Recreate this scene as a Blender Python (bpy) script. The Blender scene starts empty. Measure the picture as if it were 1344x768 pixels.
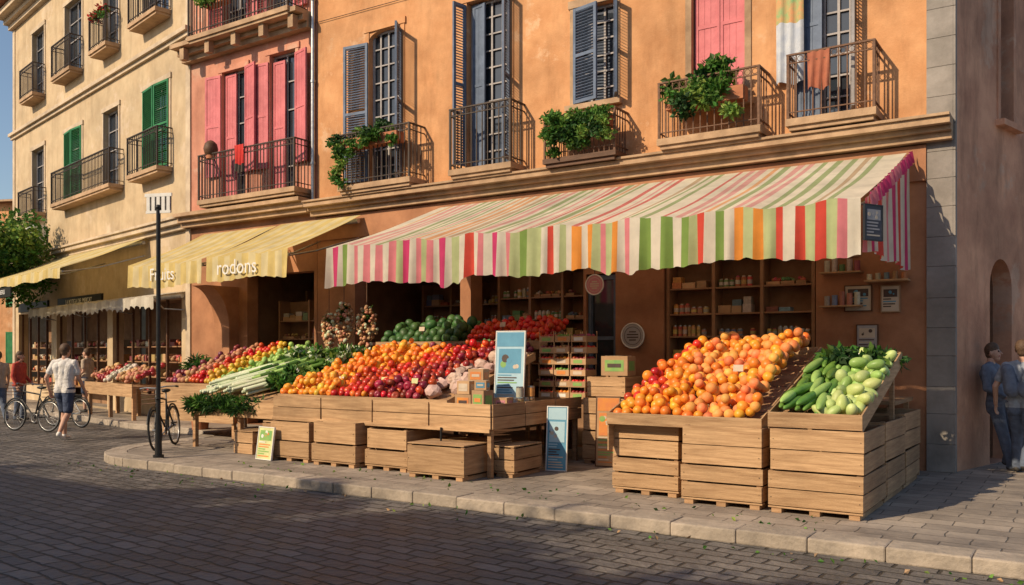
import bpy, math, random, bmesh
import numpy as np
from mathutils import Vector, Matrix, Euler
random.seed(7); rng=np.random.default_rng(11)
R=math.radians
scene=bpy.context.scene
# ------------------------------------------------------------------ materials
MATS={}
def _ramp(nt,fac,c1,c2,p1=.35,p2=.65):
    r=nt.nodes.new('ShaderNodeValToRGB'); r.color_ramp.elements[0].position=p1; r.color_ramp.elements[1].position=p2
    r.color_ramp.elements[0].color=(*c1,1); r.color_ramp.elements[1].color=(*c2,1)
    nt.links.new(fac,r.inputs['Fac']); return r.outputs['Color']
def mat(name,c1,c2=None,scale=6,rough=.8,bump=.15,bscale=None,island=0.,hue=0.,metal=0.,transl=0.,stretch=(1,1,1),stain=0.,streak=0.,spec=.3,bdist=.01,patch=None):
    if name in MATS: return MATS[name]
    c2=c2 or tuple(min(1,v*.72) for v in c1)
    m=bpy.data.materials.new(name); m.use_nodes=True; nt=m.node_tree; N=nt.nodes; L=nt.links
    b=N['Principled BSDF']; tc=N.new('ShaderNodeTexCoord'); mp=N.new('ShaderNodeMapping'); mp.inputs['Scale'].default_value=stretch
    L.new(tc.outputs['Object'],mp.inputs['Vector'])
    n1=N.new('ShaderNodeTexNoise'); n1.inputs['Scale'].default_value=scale; n1.inputs['Detail'].default_value=7; n1.inputs['Roughness'].default_value=.62
    L.new(mp.outputs['Vector'],n1.inputs['Vector'])
    col=_ramp(nt,n1.outputs['Fac'],c2,c1)
    if patch:  # irregular patches of repaired / peeled render
        n2=N.new('ShaderNodeTexNoise'); n2.inputs['Scale'].default_value=.85; n2.inputs['Detail'].default_value=10; n2.inputs['Roughness'].default_value=.72
        mo=N.new('ShaderNodeMapping'); mo.inputs['Location'].default_value=(3.1,7.7,1.3); L.new(tc.outputs['Object'],mo.inputs['Vector']); L.new(mo.outputs[0],n2.inputs['Vector'])
        k=_ramp(nt,n2.outputs['Fac'],(0,0,0),(1,1,1),.57,.62)
        mx=N.new('ShaderNodeMixRGB'); L.new(k,mx.inputs[0]); L.new(col,mx.inputs[1]); mx.inputs[2].default_value=(*patch,1); col=mx.outputs[0]
    if stain:
        n2=N.new('ShaderNodeTexNoise'); n2.inputs['Scale'].default_value=.7; n2.inputs['Detail'].default_value=8; n2.inputs['Roughness'].default_value=.65
        L.new(tc.outputs['Object'],n2.inputs['Vector'])
        k=_ramp(nt,n2.outputs['Fac'],(1-stain,)*3,(1,1,1),.36,.58)
        mx=N.new('ShaderNodeMixRGB'); mx.blend_type='MULTIPLY'; mx.inputs[0].default_value=1; L.new(col,mx.inputs[1]); L.new(k,mx.inputs[2]); col=mx.outputs[0]
    if streak:
        m2=N.new('ShaderNodeMapping'); m2.inputs['Scale'].default_value=(2.2,2.2,.5); L.new(tc.outputs['Object'],m2.inputs['Vector'])
        n3=N.new('ShaderNodeTexNoise'); n3.inputs['Scale'].default_value=1; n3.inputs['Detail'].default_value=9; n3.inputs['Roughness'].default_value=.7; L.new(m2.outputs['Vector'],n3.inputs['Vector'])
        k=_ramp(nt,n3.outputs['Fac'],(1-streak,1-streak*1.05,1-streak*1.1),(1,1,1),.36,.5)
        mx=N.new('ShaderNodeMixRGB'); mx.blend_type='MULTIPLY'; mx.inputs[0].default_value=1; L.new(col,mx.inputs[1]); L.new(k,mx.inputs[2]); col=mx.outputs[0]
    if island or hue:
        g=N.new('ShaderNodeNewGeometry'); hs=N.new('ShaderNodeHueSaturation'); L.new(col,hs.inputs['Color'])
        a=N.new('ShaderNodeMapRange'); a.inputs['To Min'].default_value=1-island; a.inputs['To Max'].default_value=1+island*.6; L.new(g.outputs['Random Per Island'],a.inputs['Value']); L.new(a.outputs[0],hs.inputs['Value'])
        if hue:
            w=N.new('ShaderNodeMath'); w.operation='MULTIPLY'; w.inputs[1].default_value=7.31; L.new(g.outputs['Random Per Island'],w.inputs[0])
            fr=N.new('ShaderNodeMath'); fr.operation='FRACT'; L.new(w.outputs[0],fr.inputs[0])
            h=N.new('ShaderNodeMapRange'); h.inputs['To Min'].default_value=.5-hue; h.inputs['To Max'].default_value=.5+hue; L.new(fr.outputs[0],h.inputs['Value']); L.new(h.outputs[0],hs.inputs['Hue'])
        col=hs.outputs['Color']
    L.new(col,b.inputs['Base Color'])
    b.inputs['Roughness'].default_value=rough; b.inputs['Metallic'].default_value=metal; b.inputs['Specular IOR Level'].default_value=spec
    if bump:
        n4=N.new('ShaderNodeTexNoise'); n4.inputs['Scale'].default_value=bscale or scale*6; n4.inputs['Detail'].default_value=6; L.new(mp.outputs['Vector'],n4.inputs['Vector'])
        bp=N.new('ShaderNodeBump'); bp.inputs['Strength'].default_value=bump; bp.inputs['Distance'].default_value=bdist; L.new(n4.outputs['Fac'],bp.inputs['Height']); L.new(bp.outputs[0],b.inputs['Normal'])
    if transl:
        t=N.new('ShaderNodeBsdfTranslucent'); L.new(col,t.inputs['Color']); ms=N.new('ShaderNodeMixShader'); ms.inputs[0].default_value=transl
        L.new(b.outputs[0],ms.inputs[1]); L.new(t.outputs[0],ms.inputs[2]); L.new(ms.outputs[0],N['Material Output'].inputs['Surface'])
    MATS[name]=m; return m
def paving(name,c1,c2,mortar,bw,bh,ms=.012,bump=.6,rot=0,dist=.02,rough=.75,warp=3,bleach=(1.2,1.16,1.1)):
    m=bpy.data.materials.new(name); m.use_nodes=True; nt=m.node_tree; N=nt.nodes; L=nt.links; b=N['Principled BSDF']
    tc=N.new('ShaderNodeTexCoord'); mp=N.new('ShaderNodeMapping'); mp.inputs['Rotation'].default_value=(0,0,rot); L.new(tc.outputs['Object'],mp.inputs['Vector'])
    nz=N.new('ShaderNodeTexNoise'); nz.inputs['Scale'].default_value=warp; nz.inputs['Detail'].default_value=3; L.new(mp.outputs[0],nz.inputs['Vector'])
    sc=N.new('ShaderNodeVectorMath'); sc.operation='MULTIPLY_ADD'; sc.inputs[1].default_value=(.10,.10,0); L.new(nz.outputs['Color'],sc.inputs[0]); L.new(mp.outputs[0],sc.inputs[2])
    br=N.new('ShaderNodeTexBrick'); br.inputs['Scale'].default_value=1; br.inputs['Brick Width'].default_value=bw; br.inputs['Row Height'].default_value=bh
    br.inputs['Mortar Size'].default_value=ms; br.inputs['Mortar Smooth'].default_value=.6; br.inputs['Color1'].default_value=(*c1,1); br.inputs['Color2'].default_value=(*c2,1); br.inputs['Mortar'].default_value=(*mortar,1)
    L.new(sc.outputs[0],br.inputs['Vector'])
    n2=N.new('ShaderNodeTexNoise'); n2.inputs['Scale'].default_value=.9; n2.inputs['Detail'].default_value=9; n2.inputs['Roughness'].default_value=.7; L.new(mp.outputs[0],n2.inputs['Vector'])
    k=_ramp(nt,n2.outputs['Fac'],(.55,.55,.56),bleach,.35,.65)
    mx=N.new('ShaderNodeMixRGB'); mx.blend_type='MULTIPLY'; mx.inputs[0].default_value=1; L.new(br.outputs['Color'],mx.inputs[1]); L.new(k,mx.inputs[2]); L.new(mx.outputs[0],b.inputs['Base Color'])
    n3=N.new('ShaderNodeTexNoise'); n3.inputs['Scale'].default_value=14; n3.inputs['Detail'].default_value=8; L.new(mp.outputs[0],n3.inputs['Vector'])
    ma=N.new('ShaderNodeMath'); ma.operation='MULTIPLY_ADD'; ma.inputs[1].default_value=-1; L.new(br.outputs['Fac'],ma.inputs[0]); L.new(n3.outputs['Fac'],ma.inputs[2])
    bp=N.new('ShaderNodeBump'); bp.inputs['Strength'].default_value=bump; bp.inputs['Distance'].default_value=dist; L.new(ma.outputs[0],bp.inputs['Height']); L.new(bp.outputs[0],b.inputs['Normal'])
    rr_=_ramp(nt,n2.outputs['Fac'],(rough*.75,)*3,(min(1,rough*1.15),)*3,.35,.65); L.new(rr_,b.inputs['Roughness']); b.inputs['Specular IOR Level'].default_value=.4
    MATS[name]=m; return m

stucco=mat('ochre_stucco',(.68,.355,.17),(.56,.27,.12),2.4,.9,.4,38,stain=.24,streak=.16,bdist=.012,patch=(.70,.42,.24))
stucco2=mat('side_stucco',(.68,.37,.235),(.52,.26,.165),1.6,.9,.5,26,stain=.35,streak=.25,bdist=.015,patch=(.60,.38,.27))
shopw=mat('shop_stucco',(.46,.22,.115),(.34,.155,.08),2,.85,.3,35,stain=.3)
pinkw=mat('pink_stucco',(.64,.30,.205),(.54,.235,.155),2.4,.9,.35,38,stain=.25,streak=.16,patch=(.62,.36,.26))
cream=mat('cream_stucco',(.58,.45,.29),(.50,.37,.23),2.2,.9,.3,36,stain=.22,streak=.16,patch=(.60,.47,.33))
trim=mat('stone_trim',(.52,.35,.215),(.37,.24,.145),4,.85,.4,30,stain=.35)
creamtrim=mat('cream_trim',(.62,.50,.36),(.49,.38,.27),4,.85,.3,30,stain=.25)
greystone=mat('grey_quoin',(.34,.305,.275),(.25,.225,.20),3,.9,.5,22,island=.05,stain=.3)
tile=mat('roof_tile',(.38,.16,.09),(.24,.1,.06),5,.85,.4,20,island=.2)
glass=mat('window_glass',(.03,.04,.055),(.025,.028,.035),2,.06,0,spec=.8)
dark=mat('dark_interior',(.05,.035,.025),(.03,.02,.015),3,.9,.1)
room=mat('room_wall',(.36,.21,.12),(.24,.135,.075),2,.9,.2,stain=.3)
blue=mat('blue_shutter_paint',(.15,.195,.285),(.10,.135,.205),5,.6,.3,30,stain=.25)
palewood=mat('pale_window_frame',(.42,.39,.38),(.3,.28,.28),5,.6,.2,stain=.2)
pinksh=mat('pink_shutter_paint',(.66,.185,.20),(.54,.135,.15),5,.6,.3,30,stain=.25)
greensh=mat('green_shutter_paint',(.035,.22,.075),(.02,.15,.055),5,.55,.2,stain=.2)
iron=mat('wrought_iron',(.045,.04,.038),(.07,.045,.03),20,.55,.2,metal=.3)
rust=mat('rusty_iron',(.20,.11,.07),(.12,.065,.04),18,.75,.3)
steel=mat('steel',(.45,.45,.45),(.32,.32,.32),10,.35,.05,metal=.8)
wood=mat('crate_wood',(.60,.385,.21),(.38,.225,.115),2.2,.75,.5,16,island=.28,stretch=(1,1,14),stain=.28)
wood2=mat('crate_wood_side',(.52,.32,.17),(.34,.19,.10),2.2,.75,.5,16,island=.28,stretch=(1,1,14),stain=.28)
dwood=mat('dark_wood',(.14,.07,.04),(.08,.04,.022),3,.6,.2,stretch=(1,1,8))
oak=mat('oak_shelf',(.34,.19,.10),(.23,.12,.065),3,.6,.2)
card=mat('cardboard',(.50,.32,.18),(.42,.26,.14),4,.85,.2,20,island=.2)
black=mat('black_metal',(.025,.025,.028),(.035,.035,.035),8,.4,.05,metal=.3)
rubber=mat('rubber',(.02,.02,.02),(.03,.03,.03),12,.8,.1)
white=mat('white_paint',(.78,.76,.72),(.66,.64,.6),5,.5,.05)
leafA=mat('leaf_green',(.10,.24,.035),(.05,.13,.022),4,.55,0,island=.55,hue=.025,transl=.35)
leafB=mat('leaf_dark',(.045,.12,.03),(.025,.07,.018),4,.55,0,island=.55,hue=.02,transl=.25)
leafC=mat('leaf_light',(.26,.40,.08),(.16,.28,.05),4,.55,0,island=.45,hue=.03,transl=.35)
bark=mat('bark',(.14,.09,.06),(.08,.05,.03),8,.9,.5,stretch=(3,3,1))
terra=mat('terracotta',(.45,.18,.09),(.33,.12,.06),5,.8,.2)
road_m=paving('road_setts',(.175,.165,.16),(.105,.102,.105),(.04,.038,.036),.34,.17,.018,1,rot=R(4),dist=.03,rough=.6,bleach=(1.35,1.27,1.18))
pave_m=paving('pavement_slabs',(.38,.325,.275),(.28,.24,.205),(.14,.12,.10),.46,.26,.008,.8,rot=0,dist=.012,rough=.75,warp=2)
kerb_m=mat('kerb_stone',(.46,.385,.31),(.32,.27,.22),5,.85,.7,20,island=.08,stain=.25,bdist=.02)
ground_m=mat('ground_asphalt',(.09,.085,.08),(.06,.058,.055),3,.9,.4,40)
cast=[mat('product_%d'%i,c,None,30,.4,.05,island=.35,hue=.05) for i,c in enumerate([(.55,.16,.08),(.6,.4,.14),(.16,.28,.11),(.62,.56,.46),(.18,.24,.34),(.5,.27,.15),(.32,.12,.09),(.5,.46,.4)])]
inkd=mat('print_dark',(.10,.07,.06),None,8,.6,0); inkb=mat('print_blue',(.12,.33,.48),(.09,.26,.4),4,.5,0); inkl=mat('print_pale_blue',(.42,.60,.68),(.34,.52,.62),4,.5,0); inkg=mat('print_green',(.16,.38,.12),(.3,.42,.12),6,.5,0); inko=mat('print_orange',(.7,.28,.06),(.6,.2,.08),6,.5,0); inkp=mat('print_pink',(.60,.27,.30),(.5,.2,.24),6,.5,0)
paperm=mat('aged_paper',(.62,.53,.42),(.52,.43,.33),4,.8,.1); greyp=mat('grey_panel',(.42,.40,.40),(.34,.32,.33),5,.7,.1); yelp=mat('yellow_green_paper',(.66,.68,.34),None,5,.7,.1)
# ------------------------------------------------------------------ mesh builder
def ico(sub):
    bm=bmesh.new(); bmesh.ops.create_icosphere(bm,subdivisions=sub,radius=1)
    v=np.array([p.co[:] for p in bm.verts]); f=np.array([[q.index for q in p.verts] for p in bm.faces]); bm.free(); return v,f
ICO2=ico(2); ICO3=ico(3)
def unit(v): v=np.array(v,float); return v/np.linalg.norm(v)
class MB:
    def __init__(s): s.V=[]; s.F=[]; s.FM=[]; s.S=[]; s.n=0; s.M=Matrix.Identity(4); s.mats=[]
    def mi(s,m):
        if m not in s.mats: s.mats.append(m)
        return s.mats.index(m)
    def add(s,v,f,m,smooth=False):
        v=np.asarray(v,float)
        A=np.array(s.M); v=v@A[:3,:3].T+A[:3,3]
        s.V.append(v); k=s.mi(m)
        for q in f: s.F.append([int(i)+s.n for i in q])
        s.FM+= [k]*len(f); s.S+=[smooth]*len(f); s.n+=len(v)
    def box(s,x0,x1,y0,y1,z0,z1,m):
        v=[(x,y,z) for z in(z0,z1) for y in(y0,y1) for x in(x0,x1)]
        s.add(v,[(0,2,3,1),(4,5,7,6),(0,1,5,4),(2,6,7,3),(0,4,6,2),(1,3,7,5)],m)
    def obox(s,c,size,rot,m):
        M0=s.M; s.M=M0@Matrix.Translation(c)@Euler(rot).to_matrix().to_4x4(); a,b,d=[q/2 for q in size]; s.box(-a,a,-b,b,-d,d,m); s.M=M0
    def quad(s,p,m): s.add(p,[tuple(range(len(p)))],m)
    def cyl(s,p0,p1,r0,m,r1=None,seg=8,smooth=True,caps=True):
        r1=r0 if r1 is None else r1
        p0=np.array(p0,float);p1=np.array(p1,float); d=unit(p1-p0); a=unit(np.cross(d,(0,0,1) if abs(d[2])<.9 else (1,0,0))); b=np.cross(d,a)
        t=np.linspace(0,2*math.pi,seg,endpoint=False); ring=np.outer(np.cos(t),a)+np.outer(np.sin(t),b)
        v=np.vstack([p0+ring*r0,p1+ring*r1]); f=[(i,(i+1)%seg,(i+1)%seg+seg,i+seg) for i in range(seg)]
        s.add(v,f,m,smooth)
        if caps: s.add(v,[tuple(range(seg))[::-1],tuple(range(seg,2*seg))],m)
    def tube(s,pts,r,m,seg=8):
        for a,b in zip(pts[:-1],pts[1:]): s.cyl(a,b,r,m,seg=seg)
    def torus(s,c,ax,Rr,r,m,n=28,k=6):
        ax=unit(ax); a=unit(np.cross(ax,(0,0,1) if abs(ax[2])<.9 else (1,0,0))); b=np.cross(ax,a); v=[];f=[]
        for i in range(n):
            t=2*math.pi*i/n; o=math.cos(t)*a+math.sin(t)*b
            for j in range(k):
                u=2*math.pi*j/k; v.append(np.array(c)+o*(Rr+r*math.cos(u))+ax*r*math.sin(u))
        for i in range(n):
            for j in range(k): f.append((i*k+j,((i+1)%n)*k+j,((i+1)%n)*k+(j+1)%k,i*k+(j+1)%k))
        s.add(v,f,m,True)
    def sph(s,c,r,m,t=ICO2):
        r=np.array([r]*3 if np.isscalar(r) else r); s.add(t[0]*r+np.array(c),t[1],m,True)
    def inst(s,t,C,S,Rm,m,smooth=True):
        C=np.asarray(C,float); 
        if len(C)==0: return
        v=np.einsum('nij,nkj->nki',Rm,t[0][None]*np.asarray(S)[:,None,:])+C[:,None,:]
        f=(t[1][None]+(np.arange(len(C))*len(t[0]))[:,None,None]).reshape(-1,t[1].shape[1])
        s.add(v.reshape(-1,3),f.tolist(),m,smooth)
    def obj(s,name,parent=None,bevel=0):
        V=np.vstack(s.V); o=np.array([(V[:,0].min()+V[:,0].max())/2,(V[:,1].min()+V[:,1].max())/2,V[:,2].min()])
        me=bpy.data.meshes.new(name); me.from_pydata((V-o).tolist(),[],s.F)
        for m in s.mats: me.materials.append(m)
        me.polygons.foreach_set('material_index',s.FM); me.polygons.foreach_set('use_smooth',s.S); me.update()
        ob=bpy.data.objects.new(name,me); ob.location=o; scene.collection.objects.link(ob)
        if parent: ob.parent=parent
        if bevel:
            b=ob.modifiers.new('bevel','BEVEL'); b.width=bevel; b.segments=2; b.limit_method='ANGLE'
        return ob
def empty(name,loc=(0,0,0),rz=0):
    e=bpy.data.objects.new(name,None); e.location=loc; e.rotation_euler=(0,0,rz); scene.collection.objects.link(e); return e
def rrot(n,tilt=math.pi):
    out=np.zeros((n,3,3))
    for i in range(n):
        out[i]=np.array(Euler((rng.uniform(-tilt,tilt),rng.uniform(-tilt,tilt),rng.uniform(-math.pi,math.pi))).to_matrix())
    return out
LEAF=(np.array([(0,0,0),(.32,.45,.1),(0,1,-.05),(-.32,.45,.1)],float),np.array([(0,1,2),(0,2,3)]))
BLADE=(np.array([(0,0,0),(.07,.5,.12),(0,1,-.12),(-.07,.5,.12)],float),np.array([(0,1,2),(0,2,3)]))
def leaves(mb,c,rad,n,size,m,t=LEAF,shell=.45):
    d=rng.normal(size=(n,3)); d/=np.linalg.norm(d,axis=1)[:,None]; rr=rng.uniform(shell,1,n)**.6
    C=np.array(c)+d*rr[:,None]*np.array(rad); S=np.repeat((size*rng.uniform(.6,1.3,n))[:,None],3,1)
    mb.inst(t,C,S,rrot(n),m,False)
def wall(mb,x0,x1,z0,z1,ops,m,depth=.3,y=0,rm=None):
    xs=sorted(set([x0,x1]+[v for o in ops for v in o[:2]])); zs=sorted(set([z0,z1]+[v for o in ops for v in o[2:4]])); rm=rm or m
    for a,b in zip(xs[:-1],xs[1:]):
        for c,d in zip(zs[:-1],zs[1:]):
            cx,cz=(a+b)/2,(c+d)/2
            if any(o[0]<cx<o[1] and o[2]<cz<o[3] for o in ops): continue
            mb.quad([(a,y,c),(b,y,c),(b,y,d),(a,y,d)],m)
    for o in ops:
        a,b,c,d=o[:4]; e=y+depth
        mb.quad([(a,y,c),(a,y,d),(a,e,d),(a,e,c)],rm); mb.quad([(b,y,c),(b,e,c),(b,e,d),(b,y,d)],rm)
        mb.quad([(a,y,d),(b,y,d),(b,e,d),(a,e,d)],rm); mb.quad([(a,y,c),(a,e,c),(b,e,c),(b,y,c)],rm)
        if len(o)>4: # arch: spandrels
            r=(b-a)/2; cx=(a+b)/2; rise=o[4]*r; n=10
            pts=[(cx-r*math.cos(math.pi*i/(2*n)),d-rise+rise*math.sin(math.pi*i/(2*n))) for i in range(n+1)]
            for sg in(1,-1):
                q=[(cx+sg*(p[0]-cx),p[1]) for p in pts]
                for p1,p2 in zip(q[:-1],q[1:]):
                    mb.quad([(cx-sg*r,y,d),(p1[0],y,p1[1]),(p2[0],y,p2[1])],m)
                    mb.quad([(p1[0],y,p1[1]),(p2[0],y,p2[1]),(p2[0],e,p2[1]),(p1[0],e,p1[1])],rm)
def window(mb,x0,x1,z0,z1,y,nx=2,nz=4,fm=palewood):
    mb.quad([(x0,y+.03,z0),(x1,y+.03,z0),(x1,y+.03,z1),(x0,y+.03,z1)],glass)
    w=.05
    mb.box(x0,x0+w,y-.02,y+.02,z0,z1,fm); mb.box(x1-w,x1,y-.02,y+.02,z0,z1,fm)
    mb.box(x0+w,x1-w,y-.02,y+.02,z1-w,z1,fm); mb.box(x0+w,x1-w,y-.02,y+.02,z0,z0+w,fm)
    for i in range(1,nx):
        x=x0+(x1-x0)*i/nx; mb.box(x-.018,x+.018,y-.012,y+.012,z0+w,z1-w,fm)
    for j in range(1,nz):
        z=z0+(z1-z0)*j/nz; mb.box(x0+w,x1-w,y-.008,y+.008,z-.013,z+.013,fm)
def shutter(mb,hx,y,z0,z1,w,ang,m,slat=True):
    M0=mb.M; mb.M=M0@Matrix.Translation((hx,y,0))@Matrix.Rotation(ang,4,'Z'); s=.055
    mb.box(0,s,-.02,.02,z0,z1,m); mb.box(w-s,w,-.02,.02,z0,z1,m); mid=(z0+z1)/2
    for z in(z0,mid-s/2,z1-s): mb.box(s,w-s,-.018,.018,z,z+s,m)
    if slat:
        z=z0+s+.02
        while z<z1-s-.02:
            if abs(z-mid)>.05: mb.obox((w/2,0,z),(w-2*s,.035,.012),(R(-38),0,0),m)
            z+=.05
    else:
        n=max(2,int(w/.12)); 
        for i in range(n): mb.box(s+(w-2*s)*i/n+.002,s+(w-2*s)*(i+1)/n-.002,-.008,.008,z0+s,z1-s,m)
    mb.M=M0
def balcony(mb,x0,x1,zf,proj,h,m=iron,slabm=trim,sp=.11,slab=.1):
    mb.box(x0,x1,-proj,-.003,zf-slab,zf,slabm); mb.box(x0+.04,x1-.04,-proj+.04,-.003,zf-slab-.06,zf-slab-.001,slabm)
    a,b,c=x0+.03,x1-.03,-proj+.03
    for z in(zf+.09,zf+h-.12,zf+h):
        k=.02 if z==zf+h else .012
        mb.box(a-k,b+k,c-k,c+k,z-k*.6,z+k*.6,m); mb.box(a-k,a+k,c+k,-.003,z-k*.6,z+k*.6,m); mb.box(b-k,b+k,c+k,-.003,z-k*.6,z+k*.6,m)
    n=max(2,int((b-a)/sp))
    for i in range(n+1):
        x=a+(b-a)*i/n; k=.008 if i not in(0,n) else .018
        mb.box(x-k,x+k,c-k,c+k,zf+.002,zf+h-.013,m)
        if i<n: mb.torus(((a+(b-a)*(i+.5)/n),c,zf+h-.065),(0,1,0),min(.04,(b-a)/n*.4),.005,m,10,4)
    n=max(1,int(proj/sp))
    for i in range(1,n):
        yy=c+(-c)*i/n
        for x in(a,b): mb.box(x-.008,x+.008,yy-.008,yy+.008,zf+.002,zf+h-.013,m)
def surround(mb,x0,x1,z0,z1,m,w=.12,p=.025,sill=True):
    mb.box(x0-w,x0-.002,-p,-.001,z0,z1,m); mb.box(x1+.002,x1+w,-p,-.001,z0,z1,m); mb.box(x0-w-.03,x1+w+.03,-p-.015,-.001,z1+.002,z1+w+.03,m)
    if sill: mb.box(x0-w-.05,x1+w+.05,-.12,-.001,z0-.09,z0-.004,m)
def cornice(mb,x0,x1,z,prof,m):
    for (dz0,dz1,p) in prof: mb.box(x0,x1,-p,-.001,z+dz0,z+dz1-.002,m)
# ------------------------------------------------------------------ ground
g=MB(); g.quad([(-500,-500,-.124),(500,-500,-.124),(500,500,-.124),(-500,500,-.124)],ground_m); g.obj('ground')
g=MB(); g.quad([(-48,-4.4,-.118),(40,-4.4,-.118),(40,18,-.118),(-48,18,-.118)],road_m); g.obj('road')
path=[(30,7.55),(-12,7.55)]
for i in range(1,13):
    a=R(-90-90*i/12); path.append((-12+1.75*math.cos(a),9.3+1.75*math.sin(a)))
for i in range(1,9):
    a=R(0+85*i/8); path.append((-15.75+2*math.cos(a),9.3+2*math.sin(a)))
path+=[(-17.8,11.35),(-48,17.6)]
g=MB(); ins=[]
for i,p in enumerate(path):
    a=Vector(path[max(0,i-1)]); b=Vector(path[min(len(path)-1,i+1)]); d=(b-a).normalized(); nrm=Vector((d.y,-d.x))
    ins.append(Vector(p)+nrm*.15)
g.quad([(30,60,0),(-48,60,0)]+[(p.x,p.y,0) for p in ins][::-1],pave_m); g.obj('pavement')
g=MB()
for a,b in zip(path[:-1],path[1:]):
    a=Vector(a);b=Vector(b);L_=(b-a).length; n=max(1,int(L_/.62)); d=(b-a)/n
    for k in range(n):
        c=a+d*(k+.5); ang=math.atan2(d.y,d.x); nrm=Vector((d.y,-d.x)).normalized(); cc=c+nrm*(.17+random.uniform(-.006,.006))
        hz=.006+random.uniform(0,.008); g.obox((cc.x,cc.y,(-.124+hz)/2),(d.length-.003,.34,.124+hz),(0,0,ang+random.uniform(-.006,.006)),kerb_m)
g.obj('kerb',bevel=.016)
g=MB() # litter of fallen leaves and scraps along the gutter
for i in range(150):
    x=random.uniform(-13,2); y=7.5-abs(random.gauss(0,.22)); leaves(g,(x,y,-.108),(.02,.02,.002),1,.05,random.choice([leafA,card,leafC]),shell=.1)
for i in range(90): leaves(g,(random.uniform(-10.5,-2),random.uniform(7.9,8.6),.008),(.02,.02,.002),1,.05,random.choice([leafA,leafC,leafB]),shell=.1)
for o_ in range(1): pass
g.obj('fallen_leaves')
g=MB(); g.box(-48,40,-6.2,-4.55,-.124,.0,pave_m); g.box(-48,40,-4.548,-4.3,-.124,.008,kerb_m); g.obj('opposite_pavement')
# ------------------------------------------------------------------ main building
B=empty('ochre_shop_building',(0,12.75,0))
ZL=4.62
w=MB()
openW=[(-11.84,-11.02,4.95,7.95,.35),(-9.42,-8.5,4.95,8.0),(-7.15,-6.42,5.75,7.4),(-5.08,-4.24,5.4,7.9),(-3.5,-2.72,4.95,7.7)]
wall(w,-13.3,-1.75,ZL,11,openW+[(-11.8,-11,8.9,10.3),(-9.3,-8.6,8.9,10.3),(-7.1,-6.4,8.9,10.3),(-5,-4.3,8.9,10.3),(-3.4,-2.7,8.9,10.3)],stucco,.28)
for o in openW: surround(w,o[0],o[1],o[2],o[3],trim if o[2]>5.2 else stucco,.1,.02,o[2]>5.2)
w.quad([(-13.3,0,ZL),(-13.3,0,11),(-13.3,9,11),(-13.3,9,ZL)],stucco)
w.obj('upper_wall',B)
w=MB()
opsG=[(-12.2,-9.55,0.002,3.35),(-9.3,-7.0,.002,3.35),(-6.95,-6.4,.002,2.9),(-5.55,-3.2,.9,3.05)]
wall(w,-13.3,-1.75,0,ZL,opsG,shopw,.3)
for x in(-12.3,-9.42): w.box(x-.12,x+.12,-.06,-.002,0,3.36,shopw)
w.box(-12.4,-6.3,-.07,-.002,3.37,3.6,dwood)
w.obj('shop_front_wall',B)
w=MB(); z=0; k=0
while z<11:
    h=random.uniform(.36,.42); k+=1
    w.box(-1.75,-1.43,-.035,.02,z+.002,z+h-.002,greystone); w.box(-1.438,-1.40,-.03,.12+.03*(k%2),z+.003,z+h-.003,greystone); z+=h
w.obj('quoins',B,bevel=.004)
w=MB(); w.M=Matrix.Translation((-1.43,.02,0))@Matrix.Rotation(math.atan2(.965,.261),4,'Z')
wall(w,0,14,0,11,[(1.25,2.1,.002,2.95,1.0),(1.62,2.12,4.95,7.4)],stucco2,.35)
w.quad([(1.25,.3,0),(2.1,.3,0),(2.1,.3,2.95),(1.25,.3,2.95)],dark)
for i in range(6): w.box(1.27+i*.14,1.27+i*.14+.125,.26,.29,.02,2.9,dwood)
window(w,1.62,2.12,4.95,7.4,.2,2,5)
surround(w,1.62,2.12,4.95,7.4,stucco2,.1,.02)
w.obj('side_wall',B)
w=MB(); # ledge
cornice(w,-13.35,-1.43,4.4,[(0,.1,.16),(.1,.17,.24),(.17,.26,.36),(.26,.3,.40)],trim)
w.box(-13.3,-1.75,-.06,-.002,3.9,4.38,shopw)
w.cyl((-13.36,-.07,4.7),(-13.36,-.07,11),.045,steel,seg=10)
for z in(5.5,7.2,8.9): w.cyl((-13.36,-.07,z),(-13.36,-.07,z+.05),.058,steel,seg=10)
w.tube([(-13.3,-.035,8.45),(-10.2,-.035,8.40),(-7.6,-.035,8.46),(-4.6,-.035,8.39),(-1.8,-.035,8.45)],.008,black,5)
w.obj('ledge_and_drainpipe',B,bevel=.012)
w=MB(); w.box(-13.6,-1.1,-.6,9,11.0,11.12,trim)
for i in range(50):
    x=-13.5+i*.25; w.cyl((x,-.72,11.15),(x,4.5,12.4),.1,tile,seg=8)
w.quad([(-13.6,-.7,11.14),(-1.1,-.7,11.14),(-1.1,4.6,12.35),(-13.6,4.6,12.35)],tile); w.quad([(-13.6,4.6,12.35),(-1.1,4.6,12.35),(-1.1,9.2,11.1),(-13.6,9.2,11.1)],tile)
w.quad([(-13.3,9,0),(-1,9,0),(-1,9,11),(-13.3,9,11)],stucco2)
w.obj('roof',B)
w=MB() # windows
window(w,-11.84,-11.02,4.95,7.95,.12,4,9,palewood); window(w,-9.42,-8.5,4.95,8,.14,4,10,palewood); window(w,-7.15,-6.42,5.75,7.4,.14,3,6)
window(w,-3.5,-2.72,4.95,7.7,.14,4,9)
for x0,x1 in((-11.8,-11),(-9.3,-8.6),(-7.1,-6.4),(-5,-4.3),(-3.4,-2.7)): window(w,x0,x1,8.9,10.3,.14,2,3)
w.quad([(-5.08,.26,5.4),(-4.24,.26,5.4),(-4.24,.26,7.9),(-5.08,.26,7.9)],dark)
w.obj('windows',B)
w=MB()
shutter(w,-11.86,-.03,5.0,7.75,.60,R(186),blue); shutter(w,-11.0,-.03,5.0,7.85,.42,R(-62),blue)
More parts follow.
